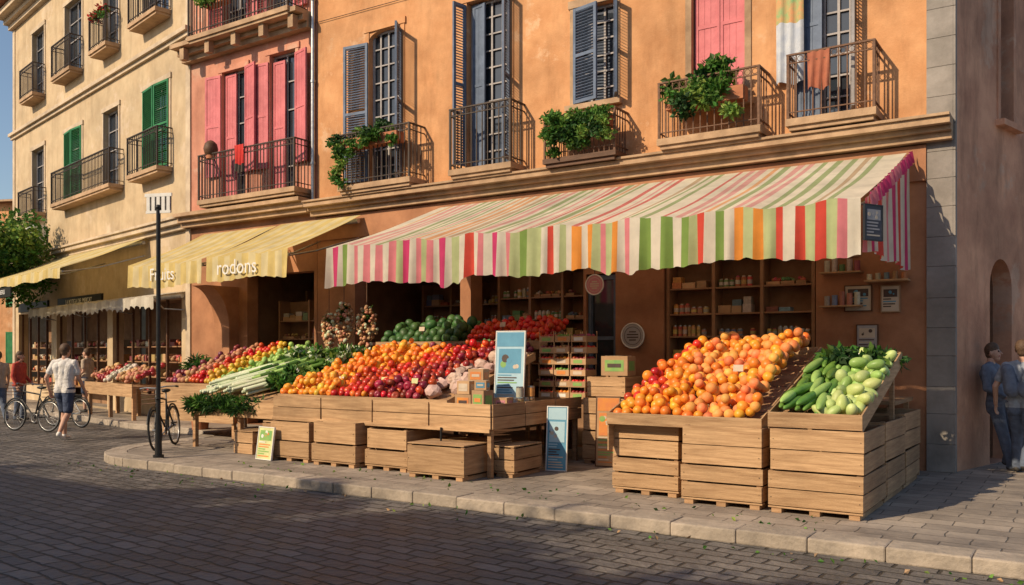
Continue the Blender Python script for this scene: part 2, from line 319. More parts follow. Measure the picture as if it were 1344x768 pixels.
shutter(w,-9.44,-.03,5.0,7.95,.30,R(258),blue); shutter(w,-8.48,-.03,5.0,7.95,.34,R(-75),blue)
shutter(w,-9.36,.1,5.0,7.95,.3,R(-8),blue,False)
shutter(w,-7.17,-.03,5.78,7.38,.50,R(-12),blue); shutter(w,-6.4,-.03,5.78,7.38,.30,R(-60),blue)
shutter(w,-5.06,.1,5.42,7.88,.41,0,pinksh,False); shutter(w,-4.25,.1,5.42,7.88,.41,R(180),pinksh,False)
shutter(w,-3.48,.08,5.0,7.68,.36,R(-6),blue,False); shutter(w,-2.7,-.03,5.0,7.6,.24,R(-75),palewood)
w.obj('shutters',B)
w=MB()
balcony(w,-12.25,-10.4,4.86,.48,1.0); balcony(w,-9.5,-8.15,4.86,.48,1.08); balcony(w,-7.5,-6.15,4.80,.5,.68,rust,dwood,.09,.08)
balcony(w,-5.45,-3.85,4.86,.5,.85,rust); balcony(w,-3.5,-2.3,4.88,.48,.9,rust)
w.obj('balconies',B)
def plantbox(name,parent,x0,x1,y,z,n,mats,hang=.35,h=.35,ls=.09,nl=80):
    w=MB(); w.box(x0,x1,y-.11,y+.11,z,z+.2,terra)
    for i in range(n):
        cx=random.uniform(x0,x1); hh=random.uniform(-hang,h)*random.uniform(.6,1.1); m=random.choice(mats)
        cy=y+random.uniform(-.12,.1)-(.18 if hh<.05 else 0); leaves(w,(cx,cy,z+.2+hh),(.14,.10,.11),nl,ls*random.uniform(.7,1.1),m,shell=.1)
    return w.obj(name,parent)
plantbox('balcony_plants',None,-12.2,-10.7,12.36,5.55,20,[leafA,leafB,leafC],.35,.22)
plantbox('balcony_plants.001',None,-7.4,-6.25,12.36,5.2,44,[leafA,leafB,leafA,leafC],.5,.16)
plantbox('balcony_plants.002',None,-5.3,-4.1,12.36,5.28,32,[leafA,leafC,leafB,leafA],.42,.4,ls=.11)
w=MB()
for i in range(11): leaves(w,(-12.2+random.uniform(-.1,.2),12.2,5.7-i*.08),(.15,.1,.1),60,.08,random.choice([leafA,leafC]),shell=.1)
w.obj('trailing_vine')
def cloth(name,x0,x1,y,z0,z1,m,amp=.03,nx=14,nz=10,wx=6,cols=None):
    w=MB(); v=[];f=[]
    for j in range(nz+1):
        for i in range(nx+1):
            u=i/nx; t=j/nz; v.append((x0+(x1-x0)*u,y+amp*math.sin(u*wx*3+t*2)*(.3+t),z1+(z0-z1)*t+.03*math.sin(u*7)*t))
    for j in range(nz):
        for i in range(nx): f.append((j*(nx+1)+i,j*(nx+1)+i+1,(j+1)*(nx+1)+i+1,(j+1)*(nx+1)+i))
    cols=cols or [m]
    for k,c in enumerate(cols): w.add(v,[q for n_,q in enumerate(f) if (n_//nx)*len(cols)//nz==k],c,True)
    return w.obj(name)
towel=mat('towel_white',(.55,.57,.60),(.40,.44,.52),6,.9,.3); towelg=mat('towel_pattern',(.25,.40,.18),(.62,.3,.14),7,.9,.3); redcloth=mat('red_cloth',(.6,.04,.03),(.45,.03,.03),6,.85,.2)
orangec=mat('orange_cloth',(.40,.14,.08),(.30,.10,.06),6,.85,.2)
cloth('hanging_laundry',-3.75,-3.35,12.66,5.5,7.7,None,cols=[towel,towelg,towelg,towel,towel])
cloth('hanging_laundry.001',-3.2,-2.90,12.28,5.25,5.77,None,cols=[orangec])
# ------------------------------------------------------------------ interior
I=empty('shop_interior',(0,12.75,0)); w=MB()
w.box(-15.9,-1.8,3.2,3.3,0,3.8,room); w.box(-15.9,-1.8,.31,3.19,3.62,3.7,room); w.box(-1.9,-1.8,.35,3.2,0,3.6,room); w.box(-16.0,-15.92,.31,3.2,0,3.6,room); w.box(-12.95,-12.85,.31,3.2,0,3.6,room)
w.quad([(-15.9,.3,.006),(-1.9,.3,.006),(-1.9,3.2,.006),(-15.9,3.2,.006)],dwood)
w.obj('room_shell',I)
def shelving(name,x0,x1,y,d,levels,parent,bays=1,full=.9,back=True,maxh=.2,mm=dwood):
    w=MB()
    for i in range(bays+1):
        x=x0+(x1-x0)*i/bays; w.box(x-.025,x+.025,y,y+d,levels[0]-.3,levels[-1]+.45,mm)
    if back: w.box(x0+.03,x1-.03,y+d+.002,y+d+.03,levels[0]-.3,levels[-1]+.44,room)
    for z in levels:
        for i in range(bays):
            a=x0+(x1-x0)*i/bays+.03; b=x0+(x1-x0)*(i+1)/bays-.03; w.box(a,b,y+.01,y+d,z-.025,z,mm); x=a+.02
            kind=random.random()
            while x<b-.08:
                ww=random.uniform(.07,.10) if kind<.6 else random.uniform(.14,.22); c=random.choice(cast); hh=random.uniform(.09,maxh) if kind<.6 else random.uniform(.06,.13)
                for _ in range(random.randint(2,4) if kind<.6 else 1):
                    if x+ww>b: break
                    if random.random()<full:
                        yy=y+.03+random.uniform(0,.04)
                        if kind<.6:
                            w.cyl((x+ww/2,yy+ww/2,z+.001),(x+ww/2,yy+ww/2,z+hh*.8),ww*.45,c,seg=10); w.cyl((x+ww/2,yy+ww/2,z+hh*.8),(x+ww/2,yy+ww/2,z+hh*.92),ww*.3,random.choice([steel,cast[3],cast[0]]),seg=8)
                            w.cyl((x+ww/2,yy+ww/2,z+hh*.2),(x+ww/2,yy+ww/2,z+hh*.55),ww*.455,random.choice([cast[3],cast[7],cast[1]]),seg=10,caps=False)
                        elif kind<.85:
                            w.box(x,x+ww*.94,yy,yy+.18,z+.001,z+hh,card if random.random()<.5 else c)
                            if random.random()<.6: w.box(x+.01,x+ww*.9,yy+.01,yy+.16,z+hh+.001,z+hh*1.9,c)
                        else:
                            w.box(x,x+ww*.94,yy,yy+.2,z+.001,z+.05,wood2)
                            for q in range(9): w.sph((x+ww*random.uniform(.12,.82),yy+random.uniform(.03,.17),z+.06+random.uniform(0,.03)),.03,c)
                    x+=ww
                x+=.01
    return w.obj(name,parent)
shelving('wall_shelves',-5.5,-3.25,12.80,.34,[1.2,1.5,1.85,2.2,2.6],None,3,mm=oak)
shelving('wall_shelves.001',-12.0,-9.7,14.6,.34,[1.0,1.4,1.8,2.2,2.6],None,3,mm=oak)
shelving('wall_shelves.002',-9.1,-7.05,13.3,.34,[1.0,1.4,1.8,2.2,2.6],None,3,mm=oak)
shelving('wall_shelves.003',-15.4,-13.1,14.4,.34,[1.0,1.4,1.8,2.2,2.6],None,3,mm=oak)
w=MB()
for z in(2.72,2.25): w.box(-3.1,-2.55,12.5,12.74,z-.02,z,wood)
w.box(-2.5,-1.95,12.5,12.74,2.56,2.585,wood)
for i in range(5): 
    c=random.choice(cast); w.cyl((-2.45+i*.11,12.62,2.585),(-2.45+i*.11,12.62,2.585+random.uniform(.08,.16)),.035,c,seg=10)
    w.cyl((-3.01+i*.1,12.62,2.25),(-3.01+i*.1,12.62,2.25+random.uniform(.1,.2)),.04,random.choice(cast),seg=10)
    w.cyl((-3.01+i*.1,12.62,2.72),(-3.01+i*.1,12.62,2.72+random.uniform(.1,.2)),.04,random.choice(cast),seg=10)
w.obj('bracket_shelf')
def board(name,c,wd,h,bg,rz=0,tilt=0,frame=dwood,t=.02,inks=(inkd,inkb),header=None,seed=1):
    rs=random.Random(seed); w=MB(); w.M=Matrix.Translation(c)@Matrix.Rotation(rz,4,'Z')@Matrix.Rotation(tilt,4,'X')
    w.box(-wd/2,wd/2,0,t,0,h,bg); f=.014; e=-.003
    w.box(-wd/2-f,-wd/2-.001,-.006,t+.003,-f,h+f,frame); w.box(wd/2+.001,wd/2+f,-.006,t+.003,-f,h+f,frame); w.box(-wd/2,wd/2,-.006,t+.003,h+.001,h+f,frame); w.box(-wd/2,wd/2,-.006,t+.003,-f,-.001,frame)
    z=h-.03
    if header: w.box(-wd/2+.01,wd/2-.01,e,-.0005,h-h*.2,h-.012,header); z=h*.78
    ph=h*.34; 
    w.box(-wd*.40,wd*.40,e,-.0005,z-ph,z-.01,inks[0]); 
    for q in range(5):
        r=wd*rs.uniform(.05,.13); cx=rs.uniform(-wd*.28,wd*.28); cz=z-ph*.5+rs.uniform(-.3,.3)*ph; w.cyl((cx,e-.0005*(q+1),cz),(cx,-.001,cz),min(r,ph*.18),inks[(q+1)%len(inks)],seg=12,smooth=False)
    z-=ph+.02
    while z>.04:
        lw=rs.uniform(.4,.8)*wd; w.box(-wd*.42,-wd*.42+lw,e,-.0005,z-.016,z,rs.choice(inks)); z-=.034
    return w.obj(name)
board('wall_poster',(-2.62,12.72,2.18),.34,.34,paperm,seed=2); board('wall_poster.001',(-2.2,12.72,2.16),.22,.34,paperm,frame=trim,seed=3); board('wall_poster.002',(-2.5,12.72,1.55),.26,.42,greyp,seed=4,inks=(paperm,inkd)); board('wall_poster.003',(-2.75,12.72,2.95),.26,.3,paperm,frame=trim,seed=5)
def rsign(name,c,r,m,ink):
    w=MB(); w.cyl(c,(c[0],c[1]+.02,c[2]),r,m,seg=28,smooth=False); w.torus((c[0],c[1],c[2]),(0,1,0),r,.012,white,28,6); w.torus((c[0],c[1]-.001,c[2]),(0,1,0),r*.72,.004,ink,28,4)
    for i in range(4): hw=r*.5*(1 if i in(1,2) else .6); w.box(c[0]-hw,c[0]+hw,c[1]-.003,c[1]-.0005,c[2]+r*(.33-.22*i)-.012,c[2]+r*(.33-.22*i)+.008,ink)
    w.obj(name)
rsign('round_sign',(-6.05,12.66,1.86),.2,greyp,inkd); rsign('round_sign.001',(-6.55,12.3,2.68),.16,inkp,paperm)
w=MB(); w.cyl((-6.55,12.31,2.84),(-6.55,12.31,3.8),.006,black,seg=5); w.obj('sign_hanger')
# ------------------------------------------------------------------ pink building
PB=empty('pink_building',(0,12.75,0)); w=MB()
ow=[(-16.35,-15.55,5.0,7.95),(-14.75,-13.95,5.0,8.05)]
wall(w,-17.5,-13.31,ZL,12.2,ow+[(-16.3,-15.5,8.9,11.2),(-14.8,-14,8.9,11.2)],pinkw,.28)
for o in ow: surround(w,o[0],o[1],o[2],o[3],pinkw,.1,.02,False)
w.obj('upper_wall',PB)
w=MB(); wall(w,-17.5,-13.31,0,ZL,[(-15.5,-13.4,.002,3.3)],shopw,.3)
prof=[(-.002,0),(-.25,0),(-.25,2.1)]+[(-.25-.62*(1-math.cos(R(9*i))),2.1+.95*math.sin(R(9*i))) for i in range(1,11)]+[(-.002,3.05)]
for xx in(-16.3,-15.8): w.quad([(xx,p[0],p[1]) for p in prof],shopw)
for p,q in zip(prof[:-1],prof[1:]): w.quad([(-16.3,p[0],p[1]),(-15.8,p[0],p[1]),(-15.8,q[0],q[1]),(-16.3,q[0],q[1])],shopw)
w.obj('shop_front_wall',PB)
w=MB(); cornice(w,-17.6,-13.42,4.5,[(0,.1,.2),(.1,.22,.3),(.22,.3,.42)],trim); cornice(w,-17.6,-13.42,8.35,[(0,.12,.18),(.12,.24,.3),(.24,.34,.5)],trim)
for i in range(5): w.box(-17.3+i*.9,-17.15+i*.9,-.45,-.31,8.3,8.56,trim)
w.box(-17.8,-13.2,-.7,9,12.2,12.35,tile); w.quad([(-17.5,9,0),(-13.3,9,0),(-13.3,9,12.2),(-17.5,9,12.2)],pinkw)
w.obj('cornices',PB)
w=MB()
for o in ow+[(-16.3,-15.5,8.9,11.2),(-14.8,-14,8.9,11.2)]: window(w,o[0],o[1],o[2],o[3],.14,2,5)
w.obj('windows',PB)
w=MB()
for x0,x1 in((-16.35,-15.55),(-14.75,-13.95)):
    shutter(w,x0-.02,-.03,5.6,7.9,.48,R(186),pinksh,False); shutter(w,x1+.02,-.03,5.6,7.95,.46,R(-14),pinksh,False)
    shutter(w,x0+.02,.08,5.05,7.9,.38,R(0),pinksh,False)
for x0,x1 in((-16.3,-15.5),(-14.8,-14)): shutter(w,x0-.02,-.03,8.9,11.1,.42,R(186),pinksh); shutter(w,x1+.02,-.03,8.9,11.1,.42,R(-6),pinksh)
w.obj('shutters',PB)
w=MB(); balcony(w,-16.6,-13.45,5.0,.5,1.0,iron,trim,.1); balcony(w,-16.9,-13.6,8.72,.55,1.0,iron,trim,.1); w.obj('balconies',PB)
cloth('hanging_laundry.002',-15.25,-14.95,12.2,5.45,6.05,None,cols=[redcloth,redcloth,iron])
plantbox('balcony_plants.003',None,-16.4,-15.7,12.35,9.3,12,[leafA,leafC],.2,.3)
w=MB(); w.sph((-16.2,12.32,6.12),(.16,.16,.2),dwood); w.cyl((-16.2,12.32,6.04),(-16.2,12.32,5.9),.1,terra,seg=10); w.obj('balcony_pot')
# ------------------------------------------------------------------ cream building
RZ=math.atan2(-.204,.980); CB=empty('cream_building',(-17.5,12.75,0),RZ)
def cw(s,out,z): return (-17.5-.980*s-.204*out, 12.75+.204*s-.980*out, z)
w=MB(); ws=[(-1.96,.78),(-5.0,.55),(-8.04,.74),(-11.4,.62)]; op=[]
for x,hw in ws: op+=[(x-hw,x+hw,6.15,8.3),(x-hw,x+hw,10.0,12.2)]
wall(w,-14.2,-.02,ZL,13.4,op,cream,.28)
w.quad([(-14.2,0,0),(-14.2,0,13.4),(-14.2,10,13.4),(-14.2,10,0)],cream)
w.quad([(-.02,0,0),(-.02,6,0),(-.02,6,13.4),(-.02,0,13.4)],cream)
w.obj('upper_wall',CB)
w=MB(); wall(w,-14.2,-.02,0,ZL,[(-4.9,-.5,.5,2.9),(-9.6,-5.3,.002,2.9),(-13.6,-10.1,.5,2.9)],cream,.3)
for a,b in((-4.9,-.5),(-9.6,-5.3),(-13.6,-10.1)):
    w.box(a,b,.9,.95,0,3,room); w.box(a,b,.31,.9,2.9,3,room); w.quad([(a,.3,.5),(b,.3,.5),(b,.9,.5),(a,.9,.5)],room)
    n=4
    for i in range(n+1): w.box(a+(b-a)*i/n-.03,a+(b-a)*i/n+.03,.1,.16,.5,2.9,dwood)
w.box(-9.3,-5.6,-.07,-.002,2.95,3.25,black); w.box(-13.4,-10.3,-.07,-.002,2.95,3.25,black)
w.obj('shop_front_wall',CB)
w=MB(); cornice(w,-14.3,.05,4.5,[(0,.12,.12),(.12,.24,.24),(.24,.3,.3)],creamtrim); cornice(w,-14.3,.05,9.05,[(0,.1,.08),(.1,.2,.16)],creamtrim); cornice(w,-14.3,.05,12.9,[(0,.15,.15),(.15,.3,.3),(.3,.5,.55)],creamtrim)
w.box(-14.6,.2,-.75,10,13.42,13.6,tile)
for x,hw in ws:
    surround(w,x-hw,x+hw,6.15,8.3,creamtrim,.1,.025,False); surround(w,x-hw,x+hw,10.0,12.2,creamtrim,.1,.025,False)
for x in(-.1,-14.1): w.box(x-.12,x+.12,-.03,-.001,0,13.3,creamtrim)
w.obj('cornices',CB)
w=MB()
for x,hw in ws: window(w,x-hw,x+hw,6.15,8.3,.14,2,4); window(w,x-hw,x+hw,10,12.2,.14,2,4)
w.obj('windows',CB)
w=MB()
for x,hw in(ws[0],ws[2]):
    shutter(w,x-hw,-.03,6.2,8.3,hw-.02,R(-4),greensh); shutter(w,x+hw,-.03,6.2,8.3,hw-.02,R(184),greensh)
w.obj('shutters',CB)
w=MB(); balcony(w,-2.9,-1.0,6.1,.4,.95); balcony(w,-8.9,-4.1,6.1,.4,.95); balcony(w,-12.3,-10.6,6.1,.4,.8)
for x,hw in ws: balcony(w,x-hw-.1,x+hw+.1,9.95,.4,.95)
w.obj('balconies',CB)
w=MB()
for i in range(6): leaves(w,cw(4.5+i*.15,.35,10.85+random.uniform(-.15,.1)),(.2,.15,.15),50,.1,[leafA,redcloth][i%2],shell=.1)
w.obj('balcony_plants.004')
w=MB(); w.M=Matrix.Translation(cw(10.9,.2,5.05))@Matrix.Rotation(RZ,4,'Z'); w.box(-.42,.42,-.2,.17,0,.62,white); w.torus((.12,-.21,.31),(0,1,0),.22,.012,black); w.torus((.12,-.21,.31),(0,1,0),.12,.01,black)
for i in range(6): w.box(-.1,.34,-.214,-.206,.1+i*.08,.105+i*.08,black)
w.obj('air_conditioner')
for nm,a,b in(('shop_display',-4.8,-.6),('shop_display.001',-9.5,-5.4),('shop_display.002',-13.5,-10.2)):
    w=MB(); w.M=Matrix.Translation((-17.5,12.75,0))@Matrix.Rotation(RZ,4,'Z')
    for z in(.55,.95,1.35,1.75):
        w.box(a,b,.35,.85,z-.03,z,oak); x=a+.05
        while x<b-.15:
            ww=random.uniform(.14,.3); c=random.choice([cast[0],cast[5],cast[3],cast[6],card])
            if random.random()<.45: w.box(x,x+ww*.92,.4,.7,z+.001,z+random.uniform(.08,.2),c)
            else:
                for q in range(7): w.sph((x+ww*random.uniform(.15,.8),random.uniform(.42,.65),z+.05+random.uniform(0,.08)),.055,c)
            x+=ww
    w.obj(nm)
# ------------------------------------------------------------------ awnings
def fab(n,c,rough=.8,tr=.35): return mat(n,c,tuple(v*.82 for v in c),3,rough,.15,60,transl=tr,stain=.16,streak=.08)
fw=fab('awning_white',(.80,.74,.62)); fm=fab('awning_magenta',(.70,.06,.20)); fp=fab('awning_pink',(.80,.26,.30)); fo=fab('awning_orange',(.86,.33,.06)); fg=fab('awning_green',(.24,.38,.09)); fr_=fab('awning_red',(.76,.09,.06)); fl=fab('awning_lightgreen',(.54,.61,.31)); fy=fab('awning_cream_yellow',(.84,.66,.26))
tw=fab('awning_top_white',(.86,.79,.63)); tp=fab('awning_top_pink',(.80,.42,.38)); tg=fab('awning_top_green',(.40,.48,.24)); to_=fab('awning_top_coral',(.84,.46,.24)); tc_=fab('awning_top_tan',(.60,.45,.29)); tr_=fab('awning_top_red',(.72,.22,.19)); fpy=fab('awning_pale_yellow',(.86,.74,.42))
def awning(x0,x1,yb,zb,yf,zf,zv,pickS,pickV,wS=(.07,.17),wV=(.07,.17),M=None,pleat=.025,ny=8,sag=.04,scallop=0.,bunch=(),ragged=0.):
    w=MB(); 
    if M is not None: w.M=M
    rs=random.Random(5)
    def S(x,t):
        z=zb+(zf-zb)*t-sag*math.sin(math.pi*t)+.02*math.sin(x*5.1)*t+.012*math.sin(x*13)*t+.012*math.sin(x*4.3+t*5)*math.sin(math.pi*t)
        return (x,yb+(yf-yb)*t,z)
    def Vv(x,t):
        b=zv+.03*math.sin(x*3.3)+ragged*(math.sin(x*21)+.6*math.sin(x*37+1))
        for (bx,bw,bd) in bunch: b-=bd*math.exp(-((x-bx)/bw)**2)
        if scallop: b+=scallop*abs(math.sin(x*math.pi/.35))
        z0=S(x,1)[2]; return (x,yf-.012-pleat*(.25+t)*(math.sin(x*23+1.6*math.sin(x*2.1))+.5*math.sin(x*47+x*x))-.01*t,z0+(b-z0)*t)
    for fn,n_,wr,pk in((S,ny,wS,pickS),(Vv,6,wV,pickV)):
        x=x0;i=0
        while x<x1-1e-4:
            wd=min(rs.uniform(*wr),x1-x)
            if x1-(x+wd)<.03: wd=x1-x
            nseg=max(2,int(wd/.03)); m=pk(x,i,rs)
            v=[fn(x+wd*a/nseg,b/n_) for b in range(n_+1) for a in range(nseg+1)]
            f=[(b*(nseg+1)+a,(b+1)*(nseg+1)+a,(b+1)*(nseg+1)+a+1,b*(nseg+1)+a+1) for b in range(n_) for a in range(nseg)]
            w.add(v,f,m,True)
            x+=wd; i+=1
    w.cyl((x0+.03,yf+.05,zf-.09),(x1-.03,yf+.05,zf-.09),.025,steel); w.cyl((x0+.02,yb-.04,zb-.12),(x1-.02,yb-.04,zb-.12),.05,steel)
    k=max(2,int((x1-x0)/2.5))
    for j in range(k+1):
        xx=x0+.05+(x1-x0-.1)*j/k; mid=(xx+.25*(1 if j<k else -1),(yb+yf)/2,(zb+zf)/2-.35)
        w.tube([(xx,yb,zb-.45),mid,(xx,yf+.05,zf-.10)],.018,steel,6)
    return w
def pickS(x,i,rs): return tw if i%2==0 else rs.choice([tp,tp,tg,to_,tc_,tr_,tp,tg,tw])
def pickV(x,i,rs):
    right=(x+9.95)/8.0
    if i%2==0: return rs.choice([fw,fw,fw,fw,fl])
    return rs.choice([fm,fm,fp,fm,fg] if right<.3 else ([fm,fo,fp,fg,fr_,fl,fp] if right<.55 else [fo,fo,fr_,fp,fg,fg,fr_]))
w=awning(-9.95,-1.98,12.62,4.28,9.75,3.24,2.64,pickS,pickV,(.05,.12),(.07,.15),bunch=((-7.6,.14,.13),(-7.35,.1,.1),(-5.0,.12,.10),(-4.7,.1,.09)),ragged=.010,pleat=.026)
rs=random.Random(3); y=9.85
def stz(y): t=(12.62-y)/(12.62-9.75); return 4.28+(3.24-4.28)*t
k=0
while y<12.58:
    wd=rs.uniform(.06,.12); 
    if y+wd>12.6: wd=12.6-y
    m=fw if k%2 else rs.choice([fm,fr_,fp]); n=4
    v=[]
    for b in range(6):
        for a in range(n+1):
            yy=y+wd*a/n; t=b/5; zt=stz(yy)-.02; z=zt+(2.70+.03*math.sin(yy*5)-zt)*t; v.append((-1.95+.03*(.2+t)*math.sin(yy*19),yy,z))
    f=[(b*(n+1)+a,b*(n+1)+a+1,(b+1)*(n+1)+a+1,(b+1)*(n+1)+a) for b in range(5) for a in range(n)]
    w.add(v,f,m,True)
    v=[(-1.92+.02*math.sin((y+wd*a/n)*30)+.03*b,y+wd*a/n,stz(y+wd*a/n)+.02-.16*b) for b in range(2) for a in range(n+1)]
    w.add(v,[(a,a+1,n+2+a,n+1+a) for a in range(n)],fm if k%2 else fp,True)
    y+=wd;k+=1
w.obj('striped_awning')
def py_(x,i,rs): return [fy,fpy][i%2]
w=awning(-14.25,-11.95,12.62,4.32,10.75,3.45,2.98,py_,py_,(.16,.2),(.16,.2),pleat=.018,ragged=.008); A2=w.obj('yellow_awning')
w=awning(-16.85,-14.4,12.62,4.3,10.75,3.4,2.93,py_,py_,(.16,.2),(.16,.2),pleat=.018,ragged=.008); A3=w.obj('yellow_awning.001')
Mc=Matrix.Translation((-17.5,12.75,0))@Matrix.Rotation(RZ,4,'Z')
w=awning(-13.4,-2.4,-.1,4.5,-2.1,3.62,3.38,py_,py_,(.3,.4),(.3,.4),Mc,pleat=.008); w.obj('yellow_awning.002')
ecru=fab('awning_ecru',(.66,.60,.50))
def pc(x,i,rs): return [ecru,fw][i%2]
w=awning(-9.7,-.3,-.02,3.05,-.75,2.9,2.6,pc,pc,(.3,.4),(.3,.4),Mc,pleat=.01,scallop=.08,sag=0); w.obj('scalloped_awning')
def text(name,body,loc,rot,size,m,parent=None):
    c=bpy.data.curves.new(name,'FONT'); c.body=body; c.size=size; c.extrude=.003; c.align_x='CENTER'; c.align_y='CENTER'; c.materials.append(m)
    o=bpy.data.objects.new(name,c); o.location=loc; o.rotation_euler=rot; scene.collection.objects.link(o)
    if parent: 
        o.parent=parent; o.matrix_parent_inverse=Matrix.Translation(parent.location).inverted()
    return o
text('lettering','rodons',(-13.3,10.68,3.2),(R(90),0,0),.40,white,A2)
text('lettering','Fruits',(-15.6,10.68,3.17),(R(90),0,0),.36,white,A3)
sg=MB(); sg.M=Mc; sg.box(-8.6,-6.2,-2.18,-2.15,3.1,3.36,black); SG=sg.obj('fascia_sign')
t=text('lettering','PER TRES ROSERES',(0,0,0),(0,0,0),.17,white); t.matrix_world=Mc@Matrix.Translation((-7.4,-2.19,3.23))@Matrix.Rotation(R(90),4,'X'); bpy.context.view_layer.update()
t.parent=SG; t.matrix_parent_inverse=Matrix.Translation(SG.location).inverted()
t=text('lettering','LA BOTIGA DEL MERCAT',(0,0,0),(0,0,0),.2,white); t.matrix_world=Matrix.Translation((-7.4,-.08,3.1))@Matrix.Rotation(R(90),4,'X'); t.parent=CB
slateb=mat('slate_board',(.10,.10,.12),(.07,.07,.08),5,.7,.1)
board('hanging_chalk_sign',(-1.86,9.80,2.80),.26,.36,slateb,R(62),0,black,inks=(greyp,paperm))
# ------------------------------------------------------------------ crates and stalls
def crate(mb,x0,x1,y0,y1,z0,z1,n=3,feet=True,gap=.014,lid=False):
    t=.018; zz=z0+(.07 if feet else 0)
    if feet:
        for x in(x0+.03,(x0+x1)/2-.05,x1-.13): mb.box(x,x+.1,y0+.01,y1-.01,z0,z0+.05,wood2)
        mb.box(x0,x1,y0+.0,y0+.09,z0+.051,z0+.068,wood); mb.box(x0,x1,y1-.09,y1,z0+.051,z0+.068,wood)
    hs=(z1-zz)/n
    for i in range(n):
        a=zz+i*hs+gap/2; b=zz+(i+1)*hs-gap/2; j=lambda: random.uniform(-.006,.006)
        mb.box(x0+j(),x1+j(),y0+j(),y0+t,a,b+j(),wood); mb.box(x0+j(),x1+j(),y1-t,y1,a,b+j(),wood)
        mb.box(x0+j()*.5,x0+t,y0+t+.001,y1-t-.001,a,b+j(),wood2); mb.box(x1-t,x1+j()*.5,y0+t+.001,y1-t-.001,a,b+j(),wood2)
        for x in(x0+.03,x1-.03): mb.cyl((x,y0-.007,(a+b)/2),(x,y0+.002,(a+b)/2),.005,iron,seg=6)
    for x in(x0+t+.001,x1-t-.046):
        for y in(y0+t+.001,y1-t-.046): mb.box(x,x+.045,y,y+.045,zz,z1-.002,wood2)
    mb.box(x0+t+.002,x1-t-.002,y0+t+.002,y1-t-.002,zz+.001,zz+.012,wood2)
    if lid:
        n_=5; 
        for i in range(n_): a=y0+(y1-y0)*i/n_; mb.box(x0+.004,x1-.004,a+.004,a+(y1-y0)/n_-.004,z1+.008,z1+.024,wood)
def crobj(*a,**k):
    w=MB(); cx,cy=(a[0]+a[1])/2,(a[2]+a[3])/2; rz=random.uniform(-.03,.03)
    w.M=Matrix.Translation((cx,cy,0))@Matrix.Rotation(rz,4,'Z')@Matrix.Translation((-cx,-cy,0)); crate(w,*a,**k)
    return w.obj('wooden_crate',bevel=.0025)
def stack(x0,x1,y0,y1,zt):
    h=zt/2; crobj(x0,x1,y0,y1,0,h,n=2); crobj(x0+.01,x1-.005,y0+.01,y1,h+.007,zt,n=2,feet=False)
stack(-2.62,-1.72,8.6,9.7,.84); stack(-3.56,-2.7,8.62,9.7,.83); stack(-4.48,-3.68,8.85,9.9,.82)
stack(-2.62,-1.72,9.78,10.85,.86); stack(-2.62,-1.72,10.92,11.95,.88)
stack(-4.48,-3.68,9.95,11.0,.82)
def tray(name,x0,x1,y0,y1,z0,z1,lip=.1,skirt=0):
    w=MB(); t=.02; n=6
    for i in range(n):
        a=i/n;b=(i+1)/n-.012; ya,yb=y0+(y1-y0)*a,y0+(y1-y0)*b; za,zb=z0+(z1-z0)*a,z0+(z1-z0)*b
        v=[(x0,ya,za),(x1,ya,za),(x1,yb,zb),(x0,yb,zb)]; v+=[(p[0],p[1],p[2]-t) for p in v]
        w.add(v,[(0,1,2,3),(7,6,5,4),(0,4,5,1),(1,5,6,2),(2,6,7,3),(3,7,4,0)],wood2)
    w.box(x0-t,x1+t,y0-t,y0-.001,z0-.05,z0+lip,wood)
    for x in(x0-t,x1+.001):
        v=[(x,y0,z0-.05-skirt),(x,y1,z1-.05-skirt),(x,y1,z1+lip),(x,y0,z0+lip)]; v+=[(p[0]+t-.001,p[1],p[2]) for p in v]
        w.add(v,[(0,1,2,3),(7,6,5,4),(0,4,5,1),(1,5,6,2),(2,6,7,3),(3,7,4,0)],wood)
    w.box(x0-t,x1+t,y1+.001,y1+t,z1-.05,z1+lip,wood)
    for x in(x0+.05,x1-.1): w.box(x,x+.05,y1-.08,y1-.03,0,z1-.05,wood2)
    return w.obj(name,bevel=.003)
fmat=lambda n,c,c2=None,isl=.25,hue=.02,rough=.42: mat(n,c,c2,7,rough,.08,60,island=isl,hue=hue,spec=.45)
f_or=fmat('orange_fruit',(.85,.30,.03),(.78,.22,.02)); f_pe=fmat('peach_fruit',(.84,.38,.10),(.78,.24,.06),.25,.022,.6); f_ap=fmat('red_apple',(.42,.035,.03),(.26,.015,.02),.5,.02,.36); f_to=fmat('tomato',(.64,.07,.025),(.56,.045,.018),.3,.015,.3)
f_mg=fmat('mandarin',(.86,.36,.04),(.8,.27,.02)); f_me=fmat('pale_melon',(.52,.60,.24),(.38,.50,.15),.25,.02,.5); f_zu=fmat('courgette',(.15,.30,.05),(.07,.18,.03),.3,.02); f_wm=fmat('watermelon',(.06,.15,.035),(.02,.07,.02),.35,.02,.5); f_yl=fmat('yellow_pepper',(.8,.5,.05),None)
f_pl=fmat('plum',(.28,.04,.08),(.18,.03,.06),.4,.03,.4); f_po=fmat('onion',(.58,.30,.16),(.45,.21,.1),.3,.03,.6); f_ca=fmat('pale_leek',(.70,.72,.54),(.54,.62,.38),.2,.03,.6)
ap=ICO3[0].copy(); rr=np.hypot(ap[:,0],ap[:,1]); ap[:,2]=ap[:,2]*.9-np.where(ap[:,2]>0,.35,-.12)*np.exp(-(rr/.35)**2)
APPLE=(ap,ICO3[1])
pr=ICO3[0].copy(); pr[:,2]*=1.15; pr[:,0]*=1-.12*pr[:,2]; pr[:,1]*=1-.12*pr[:,2]; PEAR=(pr,ICO3[1])
